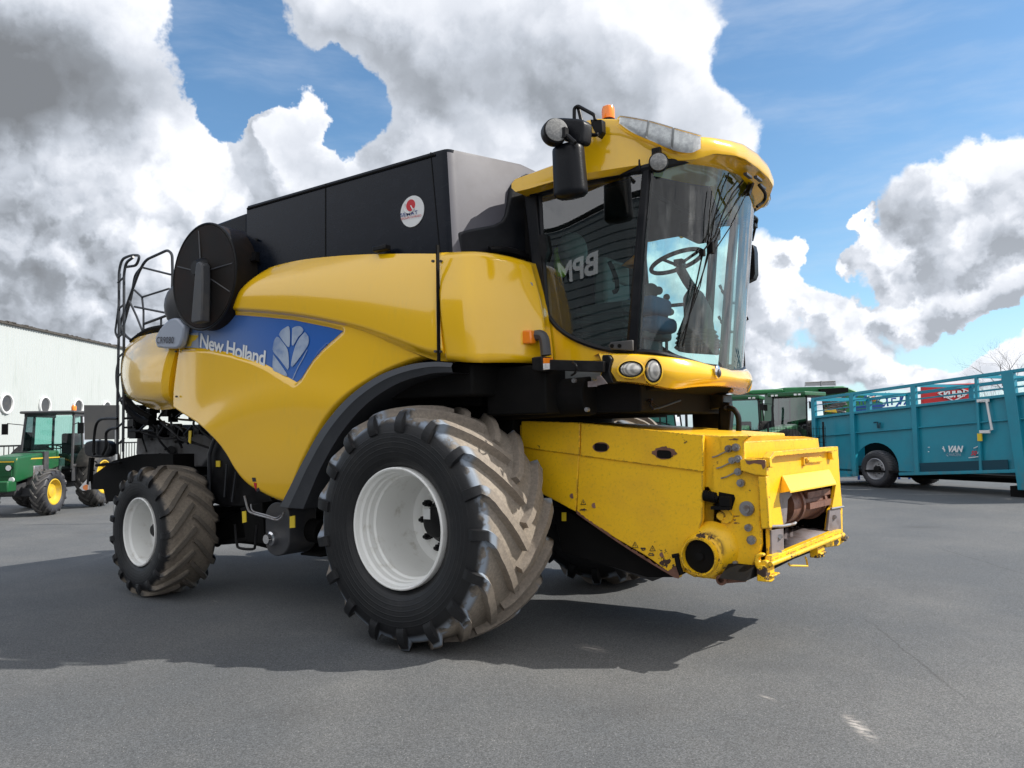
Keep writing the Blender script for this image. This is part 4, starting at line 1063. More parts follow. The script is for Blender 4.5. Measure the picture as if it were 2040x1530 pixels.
# mirror arm, mirrors and lamps
def mirror(s):
    m_ = part('mirror', H)
    def S(pts, y): return [Vector((p.x, -s * abs(p.y), p.z)) for p in Y(pts, y)]
    b = MB(); b.tube(fillet(S([(1144, 238), (1144, 216), (1151, 211), (1184, 229), (1186, 240)], -1.36), .05), .015, 8)
    b.tube(S([(1152, 214), (1160, 245), (1170, 262), (1180, 269), (1192, 268)], -1.34), .016, 8, sm=24); b.tube(S([(1174, 258), (1184, 236)], -1.34), .006, 6)
    b.prism(S([(1176, 238), (1199, 238), (1200, 262), (1192, 274), (1184, 262), (1178, 250)], -1.27), (0, s * .06, 0)); b.build('mirror_arm', 'satin_black', m_, bev=.006)
    b = MB(); b.prism(cr_spline(S([(1101, 240), (1104, 234), (1130, 234), (1157, 237), (1162, 245), (1160, 275), (1155, 286), (1130, 282), (1104, 270), (1101, 240)], -1.48), 30)[:-1], (.02, s * .12, 0)); b.build('mirror_housing', 'black_plastic', m_, bev=.03, seg=4)
    b = MB(); rows = []
    tp_, bt_ = S([(1131, 286)], -1.45)[0], S([(1138, 397)], -1.45)[0]; rx_ = .5 * (S([(1163, 350)], -1.45)[0] - S([(1104, 350)], -1.45)[0]).length
    for k in range(25):
        t = k / 24; e_ = min(t, 1 - t) / .10; f_ = 1.0 if e_ >= 1 else (1 - (1 - e_) ** 2.6) ** .4 * .82 + .18 * e_
        c_ = tp_.lerp(bt_, t); row = []
        for j in range(37):
            a = 2 * math.pi * j / 36; ca, sa = math.cos(a), math.sin(a)
            row.append(c_ + Vector((math.copysign(abs(ca) ** .75, ca) * rx_ * f_ * (.93 + .10 * t), math.copysign(abs(sa) ** .75, sa) * .085 * f_ , 0)))
        rows.append(row)
    b.grid(rows); b.add(rows[0][:-1], [tuple(range(36))]); b.add(rows[-1][:-1], [tuple(range(36))]); b.build('mirror_housing', 'black_plastic', m_, ang=50)
    b = MB(); b.lathe([(0, -.075), (.07, -.07), (.098, -.05), (.102, 0), (.10, .03), (.05, .09), (0, .09)], o=S([(1104, 265)], -1.56)[0], d=(-.75, s * .66, 0), n=28)
    wl = b.build('work_lamp', 'satin_black', m_, ang=40)
    d_ = Vector((.75, -s * .66, 0)); 
    b = MB(); b.lathe([(0, .012), (.06, .008), (.088, 0), (.088, -.01)], o=S([(1104, 265)], -1.56)[0] + d_ * .072, d=d_, n=28); b.build('lamp_lens', 'lamp_grey', wl)
    b = MB(); b.tube(S([(1115, 264), (1132, 272), (1146, 285)], -1.56), .018, 8); b.box(S([(1124, 266)], -1.56)[0], (.05, .05, .08)); b.build('lamp_bracket', 'satin_black', m_)
mirror(1)
b = MB(); m2 = part('mirror', H)
b.tube(YY([(1500, 430, 1.15), (1508, 437, 1.35), (1505, 450, 1.45), (1498, 480, 1.5)]), .016, 8, sm=12)
b.prism(YY([(1486, 490, 1.5), (1500, 487, 1.5), (1503, 500, 1.5), (1504, 545, 1.5), (1500, 555, 1.5), (1486, 562, 1.5)]), (.0, .12, 0)); b.box(q(1497, 446, y=1.4), (.10, .1, .09))
b.build('mirror_housing', 'black_plastic', m2, bev=.015)
# work lamp hanging under the visor
c0 = q(1312, 322, y=-1.08); d_ = Vector((.45, -.89, -.1)).normalized()
b = MB(); b.lathe([(.0, .0), (.068, 0), (.076, .01), (.076, .05), (.03, .09), (0, .09)], o=c0, d=-d_, n=28); b.tube([c0 - d_ * .04, q(1308, 305, y=-1.02), q(1312, 298, y=-1.0)], .014, 6, sm=8); b.box(q(1309, 302, y=-1.0), (.07, .05, .05))
wl = b.build('work_lamp', 'satin_black', roof, ang=40)
b = MB(); b.lathe([(0, .016), (.045, .01), (.066, 0)], o=c0, d=d_, n=28); b.build('lamp_lens', 'lamp_grey', wl)
# wipers
b = MB()
def W(px, py, o=.03):   # point on the windscreen skin
    best = None; d = ray(px, py)
    for k in range(400):
        t = 5.5 + k * .01; p = CAMP + d * t
        if abs(p.y) < 1.0 and p.x < gx(p.y, p.z): return CAMP + d * (t - .02 - o)
    return CAMP + d * 7.2
b.tube([W(1452, 345), W(1440, 372), W(1424, 430), W(1408, 520), W(1395, 560), W(1377, 612)], .006, 6)
b.tube([W(1480, 360, .06), W(1460, 385, .06), W(1440, 425, .06), W(1424, 470, .06), W(1401, 500, .05), W(1386, 570), W(1360, 690)], .007, 6)
b.tube([W(1500, 350, .08), W(1487, 375, .08), W(1462, 410, .08), W(1440, 440, .08), W(1418, 500, .05)], .005, 6)
b.tube([W(1503, 352, .08), W(1480, 400, .08), W(1455, 452, .08), W(1420, 505, .05)], .005, 6)
b.tube([W(1418, 380), W(1413, 430), W(1410, 500), W(1395, 570), W(1350, 695)], .004, 6)
b.box(W(1416, 494, .05), (.05, .05, .09)); b.box(W(1399, 504, .05), (.04, .04, .05))
b.build('wiper', 'matte_black', ws)
b = MB(); b.beam(W(1502, 350, .1), W(1488, 388, .08), .05, .03); b.box(W(1484, 341, .08), (.04, .04, .06)); b.build('wiper_motor', 'satin_black', ws)
b = MB(); b.tube([q(1512, 368, z=3.75), q(1524, 385, z=3.70), q(1522, 400, z=3.66), q(1508, 412, z=3.6)], .014, 8, sm=20); b.build('roof_hose', 'satin_black', roof)
b = MB()
for px, py in ((1490, 350), (1510, 356), (1518, 372)): b.box(q(px, py, z=3.86), (.03, .14, .02))
b.build('roof_vents', 'dark_grey', roof)
# front left grab bars
b = MB(); b.tube(YY([(1476, 620, .95), (1470, 660, .98), (1462, 715, 1.0), (1466, 740, 1.0), (1474, 750, 1.02), (1481, 735, 1.04), (1480, 700, 1.04), (1476, 640, 1.0)]), .018, 8, sm=50)
b.tube(YY([(1470, 640, .95), (1490, 634, 1.0)]), .02, 6); b.tube(YY([(1480, 632, 1.0), (1482, 618, 1.0), (1486, 640, 1.0)]), .014, 6); b.tube(YY([(1462, 722, .98), (1473, 718, 1.0)]), .02, 6); b.tube(YY([(1482, 590, .96), (1478, 640, .96)]), .01, 6)
b.build('grab_rail', 'satin_black', H)

# interior ----------------------------------------------------------
b = MB(); b.prism(YY([(1345, 700, .15), (1348, 660, .15), (1360, 630, .15), (1358, 592, .15), (1372, 570, .15), (1384, 575, .15), (1402, 612, .15), (1408, 655, .15), (1420, 705, .15)]), (0, .22, 0)); b.build('steering_console', 'cab_grey', H, bev=.04, seg=3)
b = MB()
for k, py in enumerate((668, 677, 686, 695)): 
    c0 = q(1388 + k, py, y=.15); b.lathe([(.16 + k * .012, 0), (.18 + k * .012, .02), (.16 + k * .012, .04)], o=c0, d=(0, 0, 1), n=24)
b.build('column_bellows', 'cab_grey', H)
b = MB(); b.tube(YY([(1383, 580, .2), (1369, 560, .15), (1352, 530, .1)]), .045, 10); b.box(q(1354, 524, y=.1), (.08, .09, .06)); b.build('steering_column', 'dark_grey', H)
c0 = q(1348, 521, y=.08); Rw = .24; nz = Vector((-.30, 0, .95)).normalized(); ux = Vector((nz.z, 0, -nz.x)); uy = Vector((0, 1, 0))
b = MB(); b.tube([c0 + (ux * math.cos(a) + uy * math.sin(a)) * Rw for a in [i * math.pi / 24 for i in range(48)]], .020, 8, closed=True)
for a in (math.radians(100), math.radians(260), math.radians(0)): b.tube([c0 - nz * .04, c0 + (ux * math.cos(a) + uy * math.sin(a)) * Rw], .014, 6)
b.build('steering_wheel', 'matte_black', H)
b = MB(); b.box((1.12, .1, 2.62), (.5, .55, .14)); b.box((.88, .1, 3.0), (.14, .5, .7)); b.box((1.15, -.25, 2.85), (.4, .1, .07)); b.box((1.15, .45, 2.85), (.4, .1, .07)); st = b.build('driver_seat', 'cab_grey', H, bev=.05, seg=3)
b = MB(); b.box(q(1293, 612, y=-.05), (.30, .4, .16)); b.box(q(1302, 649, y=0), (.32, .4, .14)); b.build('seat_cushion', 'seat_blue', st, bev=.05, seg=3)
b = MB(); b.box((1.1, .1, 2.4), (.4, .4, .3))
for k in range(7): b.bx(.95, 1.45, -.75, -.5, 2.28 + k * .07, 2.32 + k * .07)
b.bx(1.0, 1.4, -.72, -.53, 2.25, 2.8); b.build('side_console', 'dark_grey', H, bev=.01)
b = MB(); b.box(q(1236, 547, y=-.5), (.05, .24, .17)); mo = b.build('monitor', 'cab_grey', H, bev=.02); b = MB(); b.box(q(1238, 547, y=-.53), (.01, .05, .1)); 
b = MB(); b.prism(YY([(1252, 515, -.6), (1268, 500, -.6), (1270, 524, -.6), (1232, 530, -.6)]), (0, .2, 0)); b.build('hanging_jacket', 'orange_lens', H, bev=.03)
b = MB(); b.prism(YY([(1100, 495, -.7), (1110, 488, -.7), (1113, 545, -.7), (1104, 552, -.7), (1098, 530, -.7)]), (0, .15, 0)); b.build('hivis_vest', 'hivis', H, bev=.03)
b = MB(); b.ball(q(1140, 500, y=-.55), .17, 18, (.8, .9, 1)); b.build('headrest', 'cab_grey', H)
b = MB(); b.tube(YY([(1316, 700, .85), (1320, 620, .85)]), .016, 6); b.tube(YY([(1328, 700, .85), (1328, 605, .85)]), .016, 6); b.tube(YY([(1300, 612, .85), (1400, 603, .85)]), .02, 6); b.ball(q(1328, 592, y=.85), .035); b.build('platform_rail', 'dark_grey', H)
for px, py, r_ in ((1296, 580, .085), (1312, 579, .045)):
    MB().cyl(q(px, py, y=.97), q(px, py, y=.96), r_, n=24).build('window_sticker', 'cab_grey', H)
b = MB(); b.box(q(1395, 462, y=.4), (.25, .45, .13)); b.build('roof_console', 'matte_black', H, bev=.03)
def chain(A, B, sag, y):
    pts = []
    a, c_ = q(*A, y=y), q(*B, y=y)
    for i in range(15):
        t = i / 14; p = a.lerp(c_, t); p.z -= sag * 4 * t * (1 - t); pts.append(p)
    b = MB()
    for i in range(14): b.tube([pts[i], pts[i + 1]], .011 if i % 2 else .016, 5)
    return b
for A, B in (((1434, 568), (1466, 603)), ((1432, 630), (1465, 660))): chain(A, B, .06, 1.05).build('safety_chain', 'dark_grey', H)
b = MB(); b.tube(YY([(1424, 440, 1.0), (1408, 700, 1.0)]), .045, 6); b.build('far_door_post', 'matte_black', H)

# ---- yellow front band with head lamps
def bumper_x(y):
    a = abs(y)
    return float(np.interp(a, [0, .2, .4, .6, .75, .88, 1.0, 1.08, 1.13, 1.16], [2.085, 2.08, 2.06, 2.01, 1.95, 1.87, 1.76, 1.62, 1.48, 1.36]))
bt = lambda a: float(np.interp(a, [0, .4, .8, .95, 1.02, 1.16], [2.205, 2.225, 2.275, 2.295, 2.30, 2.315]))
_bb = lambda a: float(np.interp(a, [0, .4, .66, .8, .9, 1.0, 1.12, 1.16], [2.075, 2.07, 2.055, 2.03, 2.04, 2.085, 2.105, 2.115]))
bb = lambda a: sum(_bb(a + d_) for d_ in (-.09, -.06, -.03, 0, .03, .06, .09)) / 7
_bx = bumper_x
def bumper_x(y): return sum(_bx(max(0, abs(y) + d_)) if abs(y) + d_ < 1.16 else _bx(1.16) for d_ in (-.05, -.025, 0, .025, .05)) / 5
yy_ = [1.16 * math.sin(math.pi / 2 * (-1 + 2 * i / 80)) for i in range(81)]
rows = []
for k in range(14):
    t = k / 13; row = []
    for y in yy_:
        a = abs(y); z = bt(a) * (1 - t) + bb(a) * t
        x = bumper_x(y) + .045 * math.sin(math.pi * t) - .02 * t
        yv = y * (1 + .012 * math.sin(math.pi * t))
        row.append(Vector((x, yv, z)))
    rows.append(row)
rows = [[p + Vector((-.16, -p.y * .16, .012)) for p in rows[0]]] + [[p + Vector((-.02, -p.y * .02, .012)) for p in rows[0]]] + rows + [[p + Vector((-.05, -p.y * .05, -.006)) for p in rows[-1]]] + [[p + Vector((-.14, -p.y * .14, .03)) for p in rows[-1]]]
rows = [[r_[0] + Vector((-.03, .06, 0))] + r_ + [r_[-1] + Vector((-.03, -.06, 0))] for r_ in rows]
bump = MB().grid(rows).build('front_band', 'front_yellow' if 'front_yellow' in MATS else 'yellow_paint', H, ang=50)
def headlight(px, py, y, rx, rz, s=1):
    c0 = q(px, py, y=y); c0 = Vector((c0.x, -s * abs(c0.y), c0.z))
    nx_ = (bumper_x(abs(y) + .05) - bumper_x(abs(y) - .05)) / .1
    d_ = Vector((1, s * nx_, 0)).normalized(); 
    u = Vector((-d_.y, d_.x, 0)); v = Vector((0, 0, 1))
    b = MB(); rows = []
    for r_, h in ((1.34, -.03), (1.26, .030), (1.10, .034), (1.0, .012), (.9, -.02)):
        rows.append([c0 + u * (math.cos(a) * rx * r_) + v * (math.sin(a) * rz * r_) + d_ * h for a in [i * math.pi / 20 for i in range(41)]])
    b.grid(rows[:3]); b.build('headlight_bezel', 'yellow_paint', bump)
    b = MB(); b.grid(rows[2:]); hr = b.build('headlight', 'satin_black', bump)
    b = MB(); rows = []
    for r_, h in ((1.0, .01), (.9, .03), (.6, .045), (.3, .05), (0, .052)):
        rows.append([c0 + u * (math.cos(a) * rx * r_) + v * (math.sin(a) * rz * r_) + d_ * h for a in [i * math.pi / 20 for i in range(41)]])
    b.grid(rows); b.build('headlight_lens', 'lamp_lens', hr)
def lamp_lens(g, b):
    o = g.n('ShaderNodeTexCoord').outputs['Object']; s = g.n('ShaderNodeSeparateXYZ'); g.set(s.inputs[0], o)
    w = g.m('SINE', g.m('MULTIPLY', g.m('SUBTRACT', s.outputs[0], s.outputs[1]), 260))
    g.set(b.inputs['Base Color'], g.mix(g.ss(w, -1, 1), (.62, .60, .55, 1), (.32, .31, .29, 1)))
    b.inputs['Roughness'].default_value = .12; b.inputs['Metallic'].default_value = .4; b.inputs['Coat Weight'].default_value = 1
mat('lamp_lens', fn=lamp_lens)
for s in (1, -1):
    headlight(1257, 736, -1.135, .085, .058, s); headlight(1301, 739, -1.04, .06, .085, s)
# emblem on the band
c0 = q(1426, 741, y=-.42); b = MB(); b.ball(c0 + Vector((.015, -.004, 0)), .06, 20, (.35, .8, .95)); b.build('band_emblem', 'chrome', bump)
b = MB(); b.ball(c0 + Vector((.03, -.015, -.012)), .035, 12, (.6, .8, 1)); b.build('emblem_leaf', 'dark_grey', bump)
b = MB(); b.prism(Y([(1199, 707), (1212, 706), (1218, 715), (1214, 740), (1222, 763), (1208, 764), (1196, 748)], -1.17), (0, .12, 0)); b.build('band_end_cap', 'satin_black', H, bev=.01)
# marker-lamp arm
b = MB(); b.beam(q(1085, 727, y=-1.30), q(1205, 731, y=-1.2), .07, .085); b.tube(YY([(1140, 722, -1.33), (1148, 728, -1.36), (1146, 742, -1.34), (1138, 748, -1.3)]), .01, 6, sm=12); b.build('marker_arm', 'satin_black', H, bev=.01)
b = MB(); b.prism(YY([(1058, 712, -1.40), (1080, 709, -1.40), (1082, 740, -1.40), (1060, 738, -1.40)]), (0, .14, 0)); bx_ = b.build('marker_lamp', 'satin_black', H, bev=.01)
A_ = [(1081, 713), (1102, 712), (1102, 735), (1082, 734)]
b = MB(); b.prism(YY([(1083, 713, -1.40), (1102, 713, -1.28), (1102, 723, -1.28), (1083, 724, -1.40)]), (-.04, .03, 0)); b.build('indicator_lens', 'orange_lens', bx_, bev=.004)
b = MB(); b.prism(YY([(1083, 724, -1.40), (1102, 723, -1.28), (1102, 735, -1.28), (1083, 737, -1.40)]), (-.04, .03, 0)); b.build('marker_lens', 'lamp_silver', bx_, bev=.004)
b = MB(); b.tube(YY([(1060, 670, -1.25), (1076, 668, -1.24), (1084, 676, -1.24), (1088, 708, -1.24)]), .045, 8, sm=16); ia = b.build('indicator_bracket', 'dark_grey', H)
b = MB(); b.prism(YY([(1036, 659, -1.33), (1057, 657, -1.33), (1058, 684, -1.33), (1038, 685, -1.33)]), (0, .08, 0)); b.build('indicator_lamp', 'orange_lens', ia, bev=.012); b = MB(); b.box(q(1053, 666, y=-1.22), (.05, .08, .14)); b.build('indicator_back', 'satin_black', ia)

# ================================================================== FEEDER HOUSE
fh = part('feeder_house', H)
yc = -.86
b = MB(); b.prism([(p.x, -.80, p.z) for p in Y([(1040, 842), (1160, 848), (1440, 868), (1440, 1120), (1350, 1143), (1150, 1022), (1060, 975)], -.80)], (0, 1.6, 0)); b.build('feeder_casing', 'worn_yellow', fh, bev=.012)
cov = Y([(1156, 842), (1400, 867), (1400, 940), (1399, 1035), (1391, 1062), (1353, 1152), (1340, 1146), (1290, 1110), (1230, 1075), (1175, 1040), (1148, 1022)], yc)
b = MB(); b.prism(cov, (0, .05, 0)); c1_ = b.build('side_cover', 'worn_yellow', fh, bev=.008)
b = MB(); b.prism(Y([(1157, 842), (1400, 867), (1401, 940), (1156, 908)], yc - .018), (0, .03, 0)); b.build('upper_flap', 'worn_yellow', fh, bev=.006)
b = MB(); b.prism(Y([(1038, 838), (1154.5, 842), (1153.5, 905), (1147, 1020), (1110, 1000), (1060, 975), (1038, 900)], yc), (0, .05, 0)); b.build('side_cover', 'worn_yellow', fh, bev=.008)
b = MB(); b.prism(Y([(1038, 838), (1155, 842), (1154, 907), (1070, 896), (1038, 890)], yc - .018), (0, .03, 0)); b.build('upper_flap', 'worn_yellow', fh, bev=.006)
b = MB(); b.prism(Y([(1016, 850), (1040, 846), (1042, 880), (1030, 876)], yc + .02), (0, .05, 0)); b.build('cover_hinge', 'worn_yellow', fh)
MB().cyl(q(1028, 858, y=yc + .01), q(1028, 858, y=yc + .02), .02, n=12).build('cover_bolt', 'steel', fh)
for cx_, cy_ in ((1197, 891), (1323, 905)):
    w_, h_ = (13, 7.5) if cx_ < 1250 else (14.5, 8)
    o_ = []
    for i in range(32):
        a = 2 * math.pi * i / 32; ca, sa = math.cos(a), math.sin(a)
        o_.append((cx_ + w_ * math.copysign(abs(ca) ** .45, ca), cy_ + h_ * math.copysign(abs(sa) ** .45, sa) + ca * 1.5))
    ring = Y(o_, yc - .026); innr = [Vector((c_.x, c_.y, c_.z)) for c_ in Y([(cx_ + (a - cx_) * .78, cy_ + (d - cy_) * .70) for a, d in o_], yc - .026)]
    b = MB(); nn = 32
    b.v = ring + innr + [p + Vector((0, .05, 0)) for p in innr]; b.f = [(i, (i + 1) % nn, (i + 1) % nn + nn, i + nn) for i in range(nn)] + [(i + nn, (i + 1) % nn + nn, (i + 1) % nn + 2 * nn, i + 2 * nn) for i in range(nn)] + [tuple(range(2 * nn, 3 * nn))]
    b.build('grip_slot', 'matte_black', fh)
    rnd = random.Random(int(cx_)); k = 1.0 if cx_ > 1250 else .12
    rp = []
    for i in range(40):
        a = 2 * math.pi * i / 40; up_ = 1 if math.sin(a) < .2 else .25
        rr_ = 1.04 + k * up_ * (rnd.uniform(.15, .55)); rp.append((cx_ + (w_ + 2) * rr_ * math.cos(a) * 1.02, cy_ + (h_ + 1) * rr_ * math.sin(a) * 1.1 - 1 * k))
    MB().prism(Y(rp, yc - .0225), (0, .003, 0)).build('rust_patch', 'rust', fh)
    MB().prism(Y([(cx_ + (a - cx_) * .78, cy_ + (d - cy_) * .70) for a, d in o_], yc - .0245), (0, .001, 0)).build('slot_opening', 'matte_black', fh)
for px, py, r_ in ((1140, 988, .022), (1184, 1007, .022), (1319, 1105, .020), (1040, 853, .012), (1170, 880, .012)): MB().cyl(q(px, py, y=yc - .004), q(px, py, y=yc + .002), r_, n=14).build('cover_hole', 'rust', fh)
def tri_label(px, py, r):
    b = MB(); P_ = Y([(px, py - r), (px + r * .95, py + r * .7), (px - r * .95, py + r * .7)], yc - .005); b.tube(P_, .0035, 4, closed=True); b.tube(Y([(px, py - r * .3), (px + .5, py + r * .3)], yc - .005), .003, 4); return b
for px, py, r_ in ((1162, 1001, 5.5), (1265, 1086, 6.5), (1300, 1093, 6)): tri_label(px, py, r_).build('hazard_mark', 'dark_letter', fh)
b = MB(); rnd = random.Random(3)
for cx_, cy_ in ((1162, 1016), (1280, 1094), (1297, 1104)):
    for i in range(4): b.tube(Y([(cx_ + rnd.uniform(-7, 7), cy_ + rnd.uniform(-3, 3)) for _ in range(3)], yc - .005), .003, 4, sm=8)
b.build('warning_scribble', 'dark_letter', fh)
# dented, rusty lower edge
b = MB(); rnd = random.Random(5); P_ = []; 
for i in range(60):
    t = i / 59; px = 1148 + (1345 - 1148) * t; py = 1021 + (1149 - 1021) * t + 4 * math.sin(t * 3); P_.append((px + rnd.uniform(-1, 1), py - rnd.uniform(1.5, 4.5)))
lowe = [(1148 + (1345 - 1148) * (1 - i / 20), 1023 + (1149 - 1021) * (1 - i / 20) + 4 * math.sin((1 - i / 20) * 3)) for i in range(21)]
b.prism(Y(P_ + lowe, yc - .0025), (0, .003, 0)); b.prism(Y([(1330, 1138), (1345, 1128), (1356, 1140), (1352, 1153), (1342, 1150)], yc - .003), (0, .003, 0)); b.build('rust_edge', 'rust', fh)
# hook tool hanging at the lower corner
b = MB(); b.tube(YY([(1340, 1108, -.93), (1352, 1106, -.93)]), .018, 6); b.tube(YY([(1348, 1108, -.93), (1352, 1128, -.93), (1358, 1145, -.93)]), .02, 6); b.build('lock_handle', 'matte_black', fh)
# feeder belly, dark, with slatted chain underneath
b = MB(); b.prism([(p.x, -.74, p.z) for p in Y([(1100, 1000), (1345, 1150), (1290, 1150), (1120, 1100)], -.74)], (0, 1.48, 0)); b.build('feeder_belly', 'matte_black', fh)
b = MB(); b.prism(Y([(1100, 1010), (1150, 1040), (1290, 1140), (1320, 1150), (1300, 1158), (1190, 1120), (1115, 1080)], -.5), (0, .1, 0)); b.tube(Y([(1170, 1065), (1200, 1090), (1240, 1090)], -.6), .03, 8, sm=10); b.cyl(q(1300, 1128, y=-.7), q(1345, 1140, y=-.7), .03, n=10); b.build('lift_cylinder', 'dark_grey', fh)
b = MB(); b.prism(Y([(1119, 1021), (1127, 1021), (1127, 1038), (1119, 1038)], -.79), (0, .01, 0)); b.build('warning_sticker', 'sticker_yellow', fh)

Z4 = lambda L: [(1360 + a / 4.5, 840 + c_ / 4.5) for a, c_ in L]
ys_ = -.80
sp = Z4([(180, 145), (310, 135), (340, 128), (615, 125), (545, 175), (555, 335), (740, 345), (750, 490), (690, 492), (700, 960), (705, 1100), (690, 1180), (640, 1270), (600, 1380), (565, 1435), (350, 1452), (320, 1420), (150, 1395), (100, 1395), (-20, 1330), (60, 1100), (160, 930)])
b = MB(); b.prism(Y(sp, ys_), (0, .05, 0)); b.build('front_side_plate', 'worn_yellow', fh, bev=.008)
b = MB(); b.prism(Y(Z4([(510, 345), (560, 330), (735, 340), (748, 360), (752, 490), (630, 478), (515, 440)]), ys_ - .05), (0, .06, 0)); b.prism(Y(Z4([(672, 490), (750, 490), (778, 960), (700, 965)]), ys_ - .045), (0, .08, 0)); b.build('corner_bracket', 'worn_yellow', fh, bev=.008)
b = MB(); b.prism(Y(Z4([(560, 345), (600, 350), (690, 340), (738, 345), (742, 400), (720, 430), (705, 385), (640, 372), (600, 385), (575, 378)]), ys_ - .053), (0, .004, 0)); b.build('rust_patch', 'rust', fh)
b = MB()
for px, py, r_ in ((420, 242, .028), (485, 230, .03), (452, 347, .026), (505, 332, .028), (505, 447, .028), (530, 548, .030), (598, 948, .028), (625, 1058, .034), (480, 1265, .018)):
    (x_, y_), = Z4([(px, py)]); p = q(x_, y_, y=ys_); b.cyl(p, p + Vector((0, -.035, 0)), r_, n=8); b.cyl(p + Vector((0, -.03, 0)), p + Vector((0, -.05, 0)), r_ * .5, n=8)
for px, py in ((400, 260), (440, 360), (480, 450)):
    (x_, y_), = Z4([(px, py)]); p = q(x_, y_, y=ys_ - .01); b.tube([p, p + Vector((-.08, 0, -.04)), p + Vector((-.12, 0, -.05))], .006, 5)
b.build('grease_bolts', 'steel', fh)
b = MB(); (x_, y_), = Z4([(580, 778)]); p = q(x_, y_, y=ys_); b.cyl(p, p - Vector((0, .02, 0)), .055, n=20); b.cyl(p, p - Vector((0, .05, 0)), .03, n=16); b.build('pivot_pin', 'steel', fh)
b = MB(); b.prism(Y(Z4([(325, 630), (460, 655), (470, 690), (440, 790), (300, 760), (290, 740), (325, 720)]), ys_ - .004), (0, .01, 0)); b.build('latch_opening', 'matte_black', fh)
b = MB(); b.box(q(*Z4([(385, 715)])[0], y=ys_ - .05), (.08, .05, .07)); b.box(q(*Z4([(345, 775)])[0], y=ys_ - .06), (.14, .06, .022)); b.tube(Y(Z4([(240, 670), (320, 695)]), ys_ - .03), .025, 8)
for i in range(6): (x_, y_), = Z4([(200 + i * 18, 662 + i * 4)]); p = q(x_, y_, y=ys_ - .03); b.cyl(p - Vector((.006, 0, 0)), p + Vector((.006, 0, 0)), .042, n=12)
b.build('latch_spring', 'matte_black', fh)
b = MB(); (x_, y_), = Z4([(395, 850)]); p = q(x_, y_, y=ys_); b.lathe([(0, -.02), (.05, -.02), (.055, 0)], o=p, n=20); (x_, y_), = Z4([(350, 845)]); p = q(x_, y_, y=ys_); b.lathe([(0, -.03), (.03, -.03), (.035, 0)], o=p, n=16); b.build('gearbox_plug', 'worn_yellow', fh)
b = MB(); rnd = random.Random(8)
for (cx_, cy_) in ((480, 850), (480, 880), (485, 910), (440, 155), (480, 157)):
    for i in range(3):
        (x_, y_), (x2, y2) = Z4([(cx_ + rnd.uniform(-30, 30), cy_ + rnd.uniform(-8, 8)), (cx_ + rnd.uniform(-30, 30), cy_ + rnd.uniform(-8, 8))]); b.tube(Y([(x_, y_), (x2, y2)], ys_ - .003), .0025, 4)
b.build('plate_marks', 'rust', fh)
# round gearbox housing with open tube
b = MB(); (x_, y_), = Z4([(270, 1130)]); p = q(x_, y_, y=ys_); b.lathe([(0, -.10), (.12, -.10), (.17, -.05), (.20, 0)], o=p, n=36)
gb = b.build('gearbox_housing', 'worn_yellow', fh, ang=50)
b = MB(); p = q(1398, 1107, y=ys_ - .10); b.lathe([(.17, .10), (.17, .02), (.155, .0), (.138, -.01), (.138, -.07), (.126, -.07), (.126, .08)], o=p, n=40); b.build('shaft_guard', 'worn_yellow', gb, ang=40)
b = MB(); b.lathe([(0, -.05), (.03, -.05), (.035, -.02), (.13, -.015)], o=p, n=20); b.build('drive_shaft', 'matte_black', gb)
b = MB(); b.tube([p + Vector((math.cos(a) * .158, .03, math.sin(a) * .158)) for a in [math.radians(170 + i * 8) for i in range(20)]], .006, 5); b.build('guard_wire', 'matte_black', gb)
b = MB(); b.prism(Y(Z4([(300, 1400), (330, 1440), (350, 1452), (565, 1437), (570, 1425), (480, 1420), (430, 1360), (400, 1370), (380, 1400), (340, 1385)]), ys_ - .004), (0, .005, 0)); (x_, y_), = Z4([(365, 1410)]); p = q(x_, y_, y=ys_); b.lathe([(.022, -.05), (.04, -.05), (.04, 0)], o=p, n=16); b.build('rust_patch', 'rust', fh)
# --- front face plane
FP0 = Vector((2.575, -.80, 0)); FD = Vector((.17, 1.62, 0)).normalized(); FNn = Vector((FD.y, -FD.x, 0))
def f4(L, o=0.0): return [qn(1360 + a / 4.5, 840 + c_ / 4.5, FP0 + FNn * o, FNn) for a, c_ in L]
def fz(x, y, o=0.0): return f4([(x, y)], o)[0]
outer_ = [(752, 345), (815, 275), (1392, 225), (1408, 500), (1432, 780), (1435, 985), (790, 1262), (778, 960), (760, 600)]
hole = [(870, 640), (868, 700), (905, 930), (800, 945), (795, 1200), (910, 1165), (1340, 985), (1300, 975), (1322, 790), (1340, 770), (1378, 545)]
b = MB()
def ringpoly(b, A, B, depth, dvec):
    bmx = bmesh.new(); a_ = [bmx.verts.new(p) for p in A]; c_ = [bmx.verts.new(p) for p in B]
    es = [bmx.edges.new((a_[i], a_[(i + 1) % len(a_)])) for i in range(len(a_))] + [bmx.edges.new((c_[i], c_[(i + 1) % len(c_)])) for i in range(len(c_))]
    bmesh.ops.triangle_fill(bmx, edges=es, use_beauty=True, normal=dvec)
    bmx.verts.index_update(); vs = [v.co.copy() for v in bmx.verts]; fs = [tuple(v.index for v in f_.verts) for f_ in bmx.faces]; bmx.free()
    n_ = len(vs); b.add(vs + [v - dvec * depth for v in vs], fs + [tuple(i + n_ for i in f_) for f_ in fs])
    for L0, cnt in ((0, len(A)), (len(A), len(B))):
        b.f += [(L0 + i, L0 + (i + 1) % cnt, L0 + (i + 1) % cnt + n_, L0 + i + n_) for i in range(cnt)]
ringpoly(b, f4(outer_), f4(hole), .03, FNn)
b.build('front_plate', 'worn_yellow', fh, ang=10)
